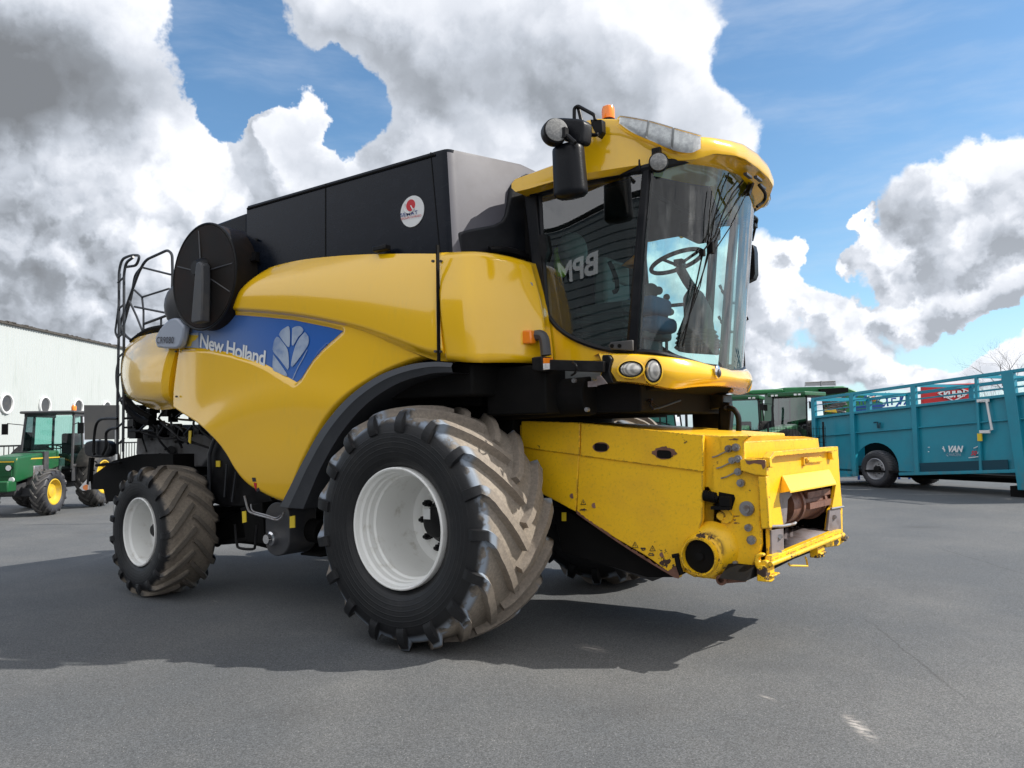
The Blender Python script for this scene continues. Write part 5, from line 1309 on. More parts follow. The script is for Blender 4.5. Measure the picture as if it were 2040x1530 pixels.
b = MB(); b.prism(f4([(782, 325), (822, 270), (1392, 222), (1385, 262), (832, 312), (800, 345), (812, 412), (782, 412)], .05), FNn * -.06); b.prism(f4([(1338, 275), (1350, 275), (1352, 330), (1365, 338), (1345, 340)], .04), FNn * -.04); b.build('top_flange', 'worn_yellow', fh, bev=.005)
b = MB(); b.prism(f4([(535, 182), (1215, 150), (1228, 240), (840, 268), (780, 335), (556, 332)], -.17), FNn * -.12)
b.build('upper_header', 'worn_yellow', fh, bev=.006)
A4 = f4([(615, 128), (1090, 132), (1215, 150), (535, 182)], -.30); b = MB(); b.prism(A4, (0, 0, -.03)); b.build('header_lip', 'worn_plain', fh)
b = MB(); b.prism(f4([(1090, 318), (1105, 318), (1120, 315), (1240, 310), (1260, 330), (1255, 360), (1180, 370), (1110, 372), (1105, 400), (1090, 400)], .02), FNn * -.03); b.cyl(fz(1112, 348, .03), fz(1112, 348, 0), .02, n=10); b.build('latch_lever', 'worn_yellow', fh, bev=.006)
b = MB(); b.bx(.72, 1.62, -.96, .96, 3.705, 3.74); b.prism([(1.6, -.9, 3.73), (1.95, -.7, 3.86), (2.02, 0, 3.9), (1.95, .7, 3.86), (1.6, .9, 3.73)], (0, 0, .02)); b.build('cab_headliner', 'matte_black', H)
b = MB(); hd = [(868, 640), (885, 500), (1310, 415), (1380, 538), (968, 618)]
T1, T2 = fz(885, 500, .0), fz(1310, 415, .0); B1, B2 = fz(965, 628, .10), fz(1380, 548, .10); zz_ = (T1.z + T2.z) / 2; T1.z = T2.z = zz_; zz_ = (B1.z + B2.z) / 2; B1.z = B2.z = zz_; S1 = fz(868, 640, .0); 
T1 = T1 + FNn * .006; T2 = T2 + FNn * .006
b.prism([T1, T2, B2, B1], (0, 0, -.012)); b.prism([T1, B1, S1 + FNn * .004], FD * .01); b.prism([T2, B2, fz(1378, 560, .004)], FD * -.01)
o_ = b.build('opening_hood', 'worn_plain', fh, weld=False)
for p_ in o_.data.polygons: p_.use_smooth = False
# opening interior
b = MB(); I0 = f4([(870, 560), (1378, 500), (1378, 1010), (800, 1210)], -.03); I1 = [p - FNn * .55 for p in I0]
b.add(I0 + I1, [(0, 1, 5, 4), (1, 2, 6, 5), (2, 3, 7, 6), (3, 0, 4, 7), (4, 5, 6, 7)]); b.build('feeder_throat', 'matte_black', fh)
b = MB(); b.prism(f4([(870, 640), (960, 625), (985, 650), (945, 700), (932, 900), (905, 930), (880, 800)], -.02), FNn * -.02)
b.prism(f4([(796, 975), (905, 955), (912, 1165), (800, 1200)], .012), FNn * -.02); b.prism(f4([(1322, 795), (1415, 780), (1425, 975), (1345, 985), (1300, 975)], .012), FNn * -.02)
b.build('wear_plates', 'worn_steel', fh, bev=.003)
b = MB()
for x_, y_ in ((877, 1030), (1363, 855), (868, 1170)): b.cyl(fz(x_, y_, .01), fz(x_, y_, .028), .018, n=12)
b.tube(f4([(795, 940), (900, 935), (1000, 915), (1010, 905)], .015), .012, 6); b.tube(f4([(1330, 782), (1440, 762)], .015), .010, 6); b.build('plate_bolts', 'steel', fh)
da, db = fz(975, 745, -.10), fz(1215, 690, -.10)
ax_ = FD; L_ = (db - da).length; cen = (da + db) / 2; cen.z = (fz(1090, 600, -.10).z + fz(1090, 860, -.10).z) / 2 + .0
rd = .15
b = MB(); b.cyl(cen - ax_ * .36 - FNn * .10, cen + ax_ * .50 - FNn * .10, rd, n=40); dr = b.build('feeder_drum', 'rust', fh, ang=40)
b = MB()
for t in (-.18, .30): b.lathe([(rd, -.02), (rd + .018, -.02), (rd + .018, .02), (rd, .02)], o=cen - FNn * .10 + ax_ * t, d=ax_, n=40)
for ag in (25, -5): 
    a = math.radians(ag); e_ = FNn * math.cos(a) + Vector((0, 0, 1)) * math.sin(a); b.beam(cen - FNn * .10 + e_ * (rd + .02) - ax_ * .12, cen - FNn * .10 + e_ * (rd + .02) + ax_ * .40, .03, .05)
b.build('drum_chain', 'rust', dr)
b = MB(); fl = [fz(925, 945, -.42), fz(1210, 970, -.05), fz(1330, 985, .0), fz(915, 1165, .0), fz(905, 1120, -.03)]
b.add([fz(930, 955, -.30), fz(1300, 925, -.30), fz(1345, 985, .03), fz(912, 1168, .03)], [(0, 1, 2, 3)])
for k in range(9):
    t = k / 8; a_ = fz(930, 955, -.295).lerp(fz(1300, 925, -.295), t); c_ = fz(912, 1168, .02).lerp(fz(1345, 985, .02), t); b.beam(a_.lerp(c_, .0) + Vector((0, 0, .006)), a_.lerp(c_, .55) + Vector((0, 0, .006)), .014, .012)
b.build('throat_floor', 'worn_steel', fh, thick=.01)
b = MB(); b.prism(f4([(800, 1205), (905, 1170), (1345, 985), (1435, 965), (1440, 1000), (790, 1275)], .045), FNn * -.05); b.tube(f4([(785, 1280), (1100, 1150), (1440, 1012)], .055), .02, 8); b.build('lower_rail', 'worn_yellow', fh, bev=.004)
b = MB(); b.prism(f4([(560, 1432), (640, 1300), (790, 1275), (1440, 1005), (1440, 1030), (1230, 1140), (1000, 1230), (800, 1330)], -.06), FNn * -.2); b.build('lower_sill', 'matte_black', fh)
b = MB(); b.prism(Y(Z4([(640, 1200), (680, 1180), (722, 1185), (726, 1210), (690, 1215), (676, 1232), (690, 1260), (720, 1270), (780, 1260), (790, 1310), (740, 1325), (690, 1335), (655, 1310), (636, 1260)]), ys_ - .09), (0, .06, 0)); b.cyl(q(*Z4([(725, 1285)])[0], y=ys_ - .1), q(*Z4([(790, 1275)])[0], y=ys_ + .0), .035, n=16); b.build('coupling_hook', 'worn_yellow', fh, bev=.01)
b = MB(); b.prism(f4([(745, 1290), (800, 1280), (825, 1300), (825, 1420), (800, 1440), (748, 1438)], .03), FNn * -.07); b.prism(f4([(800, 1385), (870, 1350), (880, 1362), (812, 1400)], .05), FNn * -.08)
b.prism(f4([(1212, 1130), (1270, 1110), (1280, 1160), (1270, 1215), (1215, 1225)], .03), FNn * -.07); b.prism(f4([(1235, 1180), (1290, 1160), (1295, 1180), (1240, 1200)], .05), FNn * -.06); b.build('support_feet', 'worn_yellow', fh, bev=.008)
b = MB(); b.prism(f4([(1290, 1085), (1440, 1010), (1485, 1022), (1490, 1045), (1400, 1115), (1280, 1130)], -.02), FNn * -.08); b.build('lock_arm', 'worn_yellow', fh, bev=.008)
b = MB(); b.lathe([(.014, 0), (.03, 0), (.03, .05)], o=fz(1472, 1042, .02), d=-FNn, n=14); b.cyl(fz(1370, 1075, -.01), fz(1370, 1075, -.03), .03, n=6); b.build('lock_pin', 'steel', fh)
b = MB(); b.tube(f4([(950, 1272), (962, 1290), (1120, 1294), (1108, 1230), (1100, 1215)], -.02), .008, 6); b.build('pull_handle', 'worn_plain', fh)
b = MB(); b.tube([q(1446, 846, y=.1), q(1452, 842, y=.1), q(1456, 850, y=.1)], .01, 6); 
# dark multi-coupler tower on the far side of the feeder
ty = .55
b = MB(); b.prism(Y([(1432, 800), (1452, 802), (1456, 822), (1452, 862), (1444, 866), (1432, 862)], ty), (0, .1, 0)); b.prism(Y([(1370, 790), (1390, 778), (1440, 786), (1442, 812), (1398, 818), (1378, 808)], ty), (0, .25, 0)); b.prism(Y([(1378, 815), (1432, 812), (1436, 862), (1380, 858)], ty + .35), (0, .08, 0)); b.prism(Y([(1432, 862), (1510, 866), (1510, 870), (1432, 868)], ty), (0, .15, 0))
b.tube(Y([(1449, 812), (1462, 816), (1470, 828), (1472, 845), (1471, 864)], ty), .028, 8, sm=16); b.cyl(q(1446, 812, y=ty - .02), q(1446, 812, y=ty + .02), .03, n=10)
b.prism(Y([(1425, 806), (1440, 770), (1446, 772), (1440, 806)], ty + .2), (0, .05, 0))
b.build('coupler_tower', 'satin_black', H, bev=.01)
# ================================================================== GROUND
b = MB(); b.add([(-400, -400, 0), (400, -400, 0), (400, 600, 0), (-400, 600, 0)], [(0, 1, 2, 3)])
gr = struct(b.build('ground', 'asphalt', None))
# ================================================================== WHITE SHED
FH = Vector((HX, HY, 0)); RH = Vector((HY, -HX, 0))
def cl(d, r, z): # camera-ground coordinates: d metres ahead, r metres right
    p = Vector((CAMP.x, CAMP.y, 0)) + FH * d + RH * r; p.z = z; return p
# wall plane fitted to its roof line
d1, d2 = 37.5, 96.0
LAT = -25.2
shed = thing('storage_shed', 'long white ribbed metal shed with round porthole windows behind the old green tractor', 'shed', cl(55, LAT - 8, 0))
iv = -Vector(shed.location)
def sh(d, r, z): return cl(d, r, z) + iv
b = MB(); zt = 7.55
N_ = 330; rows = [[], []]
dd0, dd1 = 24.0, 96.0
for i in range(N_ * 4 + 1):
    d = dd0 + (dd1 - dd0) * i / (N_ * 4); o = (0, 0, .03, .03)[i % 4]
    rows[0].append(sh(d, LAT + o, .0)); rows[1].append(sh(d, LAT + o, zt))
b.grid(rows); b.add([sh(dd0, LAT, 0), sh(dd0, LAT - 18, 0), sh(dd0, LAT - 18, zt), sh(dd0, LAT - 9, zt + 1.2), sh(dd0, LAT, zt)], [(0, 1, 2, 3, 4)]); b.add([sh(dd1, LAT, 0), sh(dd1, LAT - 18, 0), sh(dd1, LAT - 18, zt), sh(dd1, LAT - 9, zt + 1.2), sh(dd1, LAT, zt)], [(0, 1, 2, 3, 4)])
b.build('wall', 'white_cladding', shed, ang=20)
b = MB(); b.add([sh(dd0, LAT + .1, zt), sh(dd1, LAT + .1, zt), sh(dd1, LAT - 9, zt + 1.2), sh(dd0, LAT - 9, zt + 1.2), sh(dd1, LAT - 18, zt), sh(dd0, LAT - 18, zt)], [(0, 1, 2, 3), (3, 2, 4, 5)]); b.build('roof', 'chopper_grey', shed, thick=.06)
b = MB(); b.beam(sh(dd0, LAT + .08, zt + .02), sh(dd1, LAT + .08, zt + .02), .12, .12); 
rnd = random.Random(2)
for i in range(240): b.ball(sh(rnd.uniform(dd0, dd1), LAT + .08, zt + .09), rnd.uniform(.03, .09), 6, (1.5, 1.5, .6))
b.build('roof_edge', 'bark', shed)
def wall_d(px): 
    r = ray(px, 800); return LAT / (r.dot(RH) / Vector((r.dot(FH), 0, 0)).length)
wd0 = wall_d(10); step_ = (wall_d(153) - wall_d(10)) / 2
for k in range(-3, 12):
    d = wd0 + step_ * k
    if d < 26 or d > 92: continue
    c = sh(d, LAT + .06, 3.55)
    b = MB(); b.lathe([(.42, -.03), (.50, -.03), (.52, .03), (.50, .08), (.43, .08), (.40, .0)], o=c, d=RH, n=32); w_ = b.build('window', 'white_paint', shed, ang=30)
    MB().cyl(c, c + RH * .01, .41, n=32).build('pane', 'dark_grey', w_)
# fence in front of the shed
fn_ = thing('yard_fence', 'dark upright-bar metal fence running in front of the white shed', 'fence', cl(38, -20.3, 0)); iv2 = -Vector(fn_.location)
FL = -20.3
def fe_(d, z, o=0): return cl(d, FL + o, z) + iv2
b = MB(); b.beam(fe_(22, 1.50), fe_(60, 1.50), .05, .07); b.beam(fe_(22, .18), fe_(60, .18), .04, .05); b.build('rail', 'satin_black', fn_)
b = MB(); i = 0; d = 22.0
while d < 60: 
    b.beam(fe_(d, .1), fe_(d, 1.5), .028, .028, (1, 0, 0)); d += .30
ob = b.build('bars', 'satin_black', fn_)
b = MB(); d = 22.0
while d < 60: b.beam(fe_(d, 0), fe_(d, 1.56), .07, .07, (1, 0, 0)); d += 2.7
b.build('post', 'satin_black', fn_)
# grass verge
b = MB(); rnd = random.Random(12)
b.add([cl(23, -20.9, .004), cl(70, -20.9, .004), cl(70, -19.3, .004), cl(23, -19.5, .004)], [(0, 1, 2, 3)])
for i in range(5200):
    d = rnd.uniform(24, 46); r_ = rnd.uniform(-20.9, -19.3 + rnd.uniform(0, .2)); h = rnd.uniform(.06, .26); w = .02; a = rnd.uniform(0, 6.28)
    p = cl(d, r_, 0); e = Vector((math.cos(a), math.sin(a), 0)); t = Vector((rnd.uniform(-.08, .08), rnd.uniform(-.08, .08), h))
    b.add([p - e * w, p + e * w, p + t], [(0, 1, 2)])
gv = b.build('grass', 'verge', None, weld=False); gv['kind'] = 'stuff'
# gravel / stubble bank beyond the trailer
b = MB(); rnd = random.Random(14)
P0 = [cl(30, -6, .006), cl(30, 30, .006), cl(36, 30, .05), cl(36, -6, .05)]
b.add(P0, [(0, 1, 2, 3)])
for i in range(5000):
    p = cl(rnd.uniform(30, 34), rnd.uniform(-4, 26), .02); s_ = rnd.uniform(.03, .10); b.box(p, (s_ * 1.4, s_, s_ * .7))
gv2 = b.build('gravel', 'gravel_m' if 'gravel_m' in MATS else 'verge', None, weld=False); gv2['kind'] = 'stuff'

# grey board standing behind the ladder
sb = thing('sign_board', 'blank dark grey board on a post between the old tractor and the ladder', 'sign board', cl(16, 16 * (200 - CX) / F_PX, 0))
dS = 16.0
def sbp(px, py): 
    r = ray(px, py); k = dS / r.dot(FH); return CAMP + r * k - Vector(sb.location)
b = MB(); b.prism([sbp(167, 807), sbp(237, 807), sbp(237, 875), sbp(168, 876)], FH * .03); b.build('board', 'board_grey', sb, bev=.005)
b = MB(); c0 = sbp(231, 876); b.cyl((c0.x, c0.y, 0), (c0.x, c0.y, c0.z + .2), .03, n=10); b.build('post', 'zinc', sb)

# ================================================================== TRACTORS
def tractor(name, label, loc, rz, group, old=False, green='tractor_green', mod=1.0):
    t = thing(name, label, 'tractor', loc, rz, group)
    # +X forward
    if old:
        rr, rw, fr, fw_, wb = .80, .46, .56, .34, 2.25
    else:
        rr, rw, fr, fw_, wb = .95, .62, .72, .50, 2.75
    for s in (-1, 1):
        for (x, R_, W_, nl) in ((0, rr, rw, 18), (wb, fr, fw_, 16)):
            yy = s * ((.85 if old else .98) if R_ == rr else (.80 if old else .95))
            w = part('wheel', t, loc=(x, yy, R_), rot=(0, 0, 0 if s < 0 else math.pi))
            make_tyre(R_, W_, R_ * .56, nl, -1 if s < 0 else 1, 'tractor_tyre_rubber', w, lugh=.055 * .95 / 1.0, delta=.42)
            lathe_part('rim', [(R_ * .54, .1 * W_), (R_ * .57, -.42 * W_), (R_ * .53, -.44 * W_), (R_ * .50, -.30 * W_), (R_ * .42, -.12 * W_), (R_ * .25, -.05 * W_), (R_ * .22, -.22 * W_), (R_ * .10, -.26 * W_), (0, -.26 * W_)], 'tractor_yellow', w, n=32)
    b = MB(); b.bx(-.35, wb - .1, -.24, .24, .55, .95); b.beam((0, -.8, rr), (0, .8, rr), .25, .25); b.beam((wb, -.72, fr), (wb, .72, fr), .16, .2); b.bx(wb - .3, wb + .35, -.2, .2, .5, .8)
    b.bx(.3, wb - .3, -.28, .28, .8, 1.1); b.build('chassis', 'dark_grey', t, bev=.02)
    hx = wb + (.62 if old else .75); hz0, hz1 = (1.0, 1.50) if old else (1.05, 1.62)
    if old:
        b = MB(); b.prism([(.95, -.36, 1.12), (hx - .1, -.34, .82), (hx, -.34, .85), (hx, -.33, 1.36), (hx - .06, -.32, 1.44), (.95, -.36, 1.56)], (0, .70, 0))
    else:
        b = MB(); b.prism([(.95, -.38, 1.2), (wb + .1, -.36, 1.1), (hx, -.36, .95), (hx + .02, -.33, 1.30), (hx - .2, -.32, 1.52), (.95, -.38, 1.84)], (0, .74, 0))
    hd = b.build('hood', green, t, bev=.07, seg=4)
    b = MB(); b.bx(hx - .015, hx + .02, -.28, .28, .98, 1.3); 
    for k in range(6): b.bx(hx + .02, hx + .03, -.28, .28, 1.0 + k * .05, 1.02 + k * .05)
    b.build('grille', green if old else 'matte_black', hd)
    if old:
        b = MB()
        for s in (-1, 1): b.bx(.98, hx - .02, s * .362 - .003, s * .362 + .003, 1.36, 1.39)
        b.bx(hx + .021, hx + .028, -.33, .33, 1.31, 1.34); b.build('stripe', 'tractor_yellow', hd)
        b = MB(); b.bx(1.55, 1.75, -.40, .40, .75, 1.54); b.build('radiator_shroud', 'dark_grey', hd)
        b = MB(); b.bx(wb - .55, wb - .1, -.38, .38, .72, 1.2); b.build('side_weight', 'steel', t, bev=.02)
    for s in (-1, 1):
        b = MB(); b.cyl((hx, s * .22, 1.18 if old else 1.36), (hx + .045, s * .22, 1.18 if old else 1.36), .075, n=16); hl = b.build('headlight', 'satin_black', t); MB().cyl((hx + .045, s * .22, 1.18 if old else 1.36), (hx + .05, s * .22, 1.18 if old else 1.36), .065, n=16).build('headlight_lens', 'white_paint', hl)
        if old:
            b = MB(); b.cyl((hx + .02, s * .30, .90), (hx + .06, s * .30, .90), .06, n=14); b.build('work_lamp', 'white_paint', t)
    b = MB(); b.bx(hx - .1, hx + .25, -.34, .34, .62, .88 if old else .95); b.build('front_weight', green, t, bev=.03)
    b = MB(); b.bx(.6, 1.0, -.3, .3, 1.0, 1.35); b.bx(1.1, 2.0, -.2, .2, .55, .85); b.build('engine_block', 'steel', t, bev=.02)
    # cab
    x0, x1, zc, zt = (-.55, .98, 1.15, 2.52) if old else (-.55, 1.05, 1.30, 2.98)
    wy, wyt = (.68, .62) if old else (.80, .74)
    xm = .42
    pn = {}
    for s in (-1, 1):
        b = MB()
        for (xa, xb) in ((x0, x0 + .05), (xm, xm), (x1, x1 - .18)): b.beam((xa, s * wy, zc - .1), (xb, s * wyt, zt), .055, .055, (0, 1, 0))
        b.beam((x0, s * wy, zc), (x1, s * wy, zc), .07, .07); b.beam((x0, s * wyt, zt - .03), (x1 - .15, s * wyt, zt - .03), .08, .1)
        b.build('cab_frame', 'dark_grey' if old else 'satin_black', t, bev=.01)
        for (xa, xb, xc, xd) in ((x0 + .04, xm - .03, x0 + .09, xm - .03), (xm + .03, x1 - .03, xm + .03, x1 - .21)):
            b = MB(); b.add([(xa, s * wy, zc + .03), (xb, s * wy, zc + .03), (xd, s * wyt, zt - .06), (xc, s * wyt, zt - .06)], [(0, 1, 2, 3)]); b.build('side_window', 'far_glass' if not old else 'teal_glass', t)
        b = MB(); b.bx(xm - .02, x1, s * wy - .01, s * wy + .01, .75, zc); b.build('door_panel', 'dark_grey', t)
        b = MB(); R1 = rr + .10; P_ = [Vector((math.cos(a) * R1, 0, rr + math.sin(a) * R1)) for a in [math.radians(20 + i * 10) for i in range(15)]]
        yi, yo = s * .66, s * (1.12 if old else 1.32)
        b.grid([[Vector((p.x, yi, p.z)) for p in P_], [Vector((p.x, yo, p.z)) for p in P_], [Vector((p.x * .97, yo, rr + (p.z - rr) * .95)) for p in P_]]); b.build('fender', 'matte_black' if not old else 'bark', t, thick=.02, ang=50)
        if not old: b = MB(); b.prism([(.5, s * .8, .5), (1.0, s * .8, .5), (1.0, s * .8, 1.3), (.5, s * .8, 1.3)], (0, -s * .1, 0)); b.build('steps', 'matte_black', t, bev=.02)
        b = MB(); b.tube([(x1 - .15, s * wyt, zt - .3), (x1 + .15, s * (wyt + .3), zt - .25)], .012, 6); b.box((x1 + .15, s * (wyt + .35), zt - .4), (.03, .16, .28)); b.build('side_mirror', 'satin_black', t, bev=.01)
        b = MB(); b.ball((x1 + .2, s * .55, zc + .35), .08, 10) ; 
    b = MB(); b.add([(x1 - .01, -wy, zc), (x1 - .01, wy, zc), (x1 - .18, wyt, zt - .05), (x1 - .18, -wyt, zt - .05)], [(0, 1, 2, 3)]); b.build('windscreen', 'far_glass' if not old else 'teal_glass', t)
    b = MB(); b.add([(x0 + .01, -wy, zc), (x0 + .01, wy, zc), (x0 + .05, wyt, zt - .05), (x0 + .05, -wyt, zt - .05)], [(0, 1, 2, 3)]); b.build('rear_window', 'clear_glass', t)
    b = MB(); b.bx(x0 - .08, x1 - (.02 if old else -.12), -wyt - .10, wyt + .10, zt, zt + (.07 if old else .17)); b.build('cab_roof', 'dark_grey' if old else green, t, bev=.04, seg=3)
    b = MB(); b.bx(x0, x1 - .2, -.6, .6, 1.0, 1.12); b.bx(x0 + .25, x0 + .8, -.25, .25, 1.12, 1.45); b.bx(x0 + .2, x0 + .36, -.25, .25, 1.4, 2.0); b.build('seat', 'satin_black', t, bev=.05)
    b = MB(); b.tube([(.9, 0, 1.2), (.62, 0, 1.62)], .03, 6); b.tube([Vector((.6, math.cos(a) * .18, 1.64 + math.sin(a) * .05)) + Vector((math.sin(a) * .15, 0, 0)) for a in [i * math.pi / 10 for i in range(20)]], .014, 6, closed=True); b.build('steering_wheel', 'matte_black', t)
    if old:
        b = MB(); b.lathe([(.06, 0), (.065, .1), (.04, .15), (0, .16)], o=(x1 - .3, .55, zt + .07), d=(0, 0, 1), n=16); b.build('beacon', 'orange_lens', t)
    else:
        for yy in (-.6, -.42, .42, .6): MB().box((x1 + .11, yy, zt + .05), (.04, .12, .07)).build('roof_lamp', 'lamp_silver', t)
        b = MB(); b.tube([(1.35, -.5, 1.2), (1.35, -.52, 2.5), (1.30, -.52, 2.62)], .05, 8); b.build('exhaust', 'satin_black', t)
        for s in (-1, 1):
            b = MB(); b.prism([(wb + .55 * math.cos(a) * 1.5, s * .72, fr + .9 * math.sin(a)) for a in [math.radians(30 + 12 * i) for i in range(11)]], (0, s * .45, 0)); b.build('front_fender', 'matte_black', t)
    return t
pr = q(165, 1013, z=0)
tractor('old_tractor', 'small old green tractor with yellow wheel rims and an orange beacon, beside the white shed', (-16.65, 3.25, 0), math.atan2(-.80, .60), None, True).scale = (.94, .94, .94)
def at(px, d): r = ray(px, 850); return CAMP + r * (d / r.dot(FH))
grp = None
def face(rel): return math.atan2((-FH * math.cos(rel) - RH * math.sin(rel)).y, (-FH * math.cos(rel) - RH * math.sin(rel)).x)
p = at(1596, 33); tractor('modern_tractor', 'green modern tractor with dark cab glass, nearest the left end of the teal trailer', (p.x, p.y, 0), face(math.radians(48)), grp)
p = at(1484, 36); tractor('modern_tractor', 'green tractor seen between the combine cab and the tractor beside the teal trailer', (p.x, p.y, 0), face(math.radians(25)), grp)
p = at(1300, 30); tractor('modern_tractor', 'green tractor visible through the gap beneath the yellow combine cab', (p.x, p.y, 0), face(math.radians(-70)), grp)

# green combine harvester at the back
gcP = at(1640, 38); gc = thing('combine_harvester', 'distant green combine harvester rising behind the tractors and the teal trailer', 'combine harvester', (gcP.x, gcP.y, 0))
def gp(px, py, d=38.0): r = ray(px, py); return CAMP + r * (d / r.dot(FH)) - Vector(gc.location)
b = MB(); b.prism([gp(*p) for p in [(1562, 772), (1680, 769), (1700, 776), (1760, 800), (1760, 880), (1560, 880)]], FH * 3); b.build('body', 'combine_green', gc, bev=.06)
b = MB(); b.prism([gp(px, py, 37.9) for px, py in [(1484, 782), (1500, 777), (1560, 774), (1562, 781), (1500, 786)]], FH * 3); b.build('hood', 'combine_green', gc, bev=.05)
b = MB(); b.prism([gp(px, py, 37.8) for px, py in [(1588, 812), (1608, 806), (1640, 812), (1650, 850), (1640, 880), (1580, 880)]], FH * .5); b.build('shield', 'combine_green', gc, bev=.15, seg=3)
b = MB(); b.tube([gp(*p) for p in [(1604, 770), (1604, 762), (1664, 759), (1664, 768)]], .03, 6); b.tube([gp(*p) for p in [(1636, 769), (1636, 759)]], .05, 6); b.add([gp(*p) for p in [(1605, 769), (1605, 762.5), (1663, 759.5), (1663, 768)]], [(0, 1, 2, 3)]); b.build('tank_screen', 'zinc', gc)
b = MB(); b.prism([gp(px, py, 37.7) for px, py in [(1634, 775), (1690, 772), (1690, 781), (1640, 786)]], FH * .3); b.build('spout', 'matte_black', gc)
rnd = random.Random(20); b = MB()
for i in range(26): b.tube([gp(rnd.uniform(1636, 1690), rnd.uniform(790, 826), 37.5), gp(rnd.uniform(1636, 1690), rnd.uniform(790, 826), 37.5)], .05, 5)
b.build('belts_and_pulleys', 'dark_grey', gc)
b = MB(); b.prism([gp(px, py, 37.4) for px, py in [(1630, 815), (1665, 815), (1668, 822), (1632, 819)]], FH * .1); b.build('side_trim', 'tractor_yellow', gc)
for px in (1570, 1700):
    c = gp(px, 890); c.z = .9; w = MB().cyl(c, c + FH * .5, .9, n=32).build('wheel', 'matte_black', gc); MB().cyl(c - FH * .03, c + FH * .1, .45, n=24).build('rim', 'tractor_yellow', w)
# mesh fence panel behind the feeder house
mf = thing('mesh_fence', 'low dark wire-mesh fence in front of the green tractors', 'fence', (at(1500, 23).x, at(1500, 23).y, 0))
def mp_(px, z): p = at(px, 23); p.z = z; return p - Vector(mf.location)
b = MB()
for i in range(75): b.tube([mp_(1200 + i * 6, .0), mp_(1200 + i * 6, 1.72)], .006, 4, cap=False)
for k in range(9): b.tube([mp_(1200, .05 + k * .2), mp_(1645, .05 + k * .2)], .006, 4, cap=False)
b.build('wire_mesh', 'satin_black', mf, weld=False)
b = MB()
for px in (1205, 1315, 1425, 1530, 1640): b.tube([mp_(px, 0), mp_(px, 1.85)], .03, 6)
b.build('post', 'satin_black', mf)
# brown machine seen past the coupler tower
bmP = at(1405, 26); bmO = thing('brown_machine', 'brown farm machine half hidden behind the black bracket above the feeder house', 'farm machine', (bmP.x, bmP.y, 0))
def bq(px, py, d=26.0): r = ray(px, py); return CAMP + r * (d / r.dot(FH)) - Vector(bmO.location)
b = MB(); b.prism([bq(*p) for p in [(1412, 822), (1448, 822), (1450, 950), (1412, 950)]], FH * 1.2); b.prism([bq(*p) for p in [(1240, 850), (1260, 832), (1290, 838), (1330, 856), (1335, 950), (1240, 950)]], FH * .8); b.build('body', 'brown_paint', bmO, bev=.03)
b = MB(); b.prism([bq(px, py, 25.95) for px, py in [(1422, 828), (1436, 828), (1438, 842), (1422, 842)]], FH * .02); b.build('window', 'far_glass', bmO)

# ================================================================== LIVESTOCK TRAILER
TP = Vector((-.05, 16.9, 0)); TD = Vector((.874, -.485, 0)); TN = Vector((-TD.y, TD.x, 0))   # TN away from camera
if TN.dot(FH) < 0: TN = -TN
tr = thing('livestock_trailer', 'long teal livestock trailer with open top rails and white lettering, at the right', 'trailer', TP)
def tq(px, py, o=0.0): return qn(px, py, TP + TN * o, TN) - TP
TS = [tq(1626, 890), tq(2036, 890)]
s0 = TS[0].dot(TD)
def ts(s, z, o=0.0): return TD * s + TN * o + Vector((0, 0, z + (.064 * s if z > .2 else 0)))
zb = tq(1742, 951).z; zr0 = tq(1705, 777).z; 
zbody = tq(1880, 803).z; zmid = tq(1880, 846).z
SB = [tq(px, 900).dot(TD) for px in (1622, 1700, 1824, 2016)]
ZT = [tq(1625, 795).z, tq(2030, 735).z]; ztop = (ZT[0] + ZT[1]) / 2
ZBt = .5 * (tq(1626, 832).z + tq(1960, 793).z)
ZMd = .5 * (tq(1630, 868).z + tq(2000, 839).z)
ZLo = .33; ztop = 2.665; ZBt = 2.12; ZMd = 1.55
LEN = SB[3] + 1.6; WID = 2.35
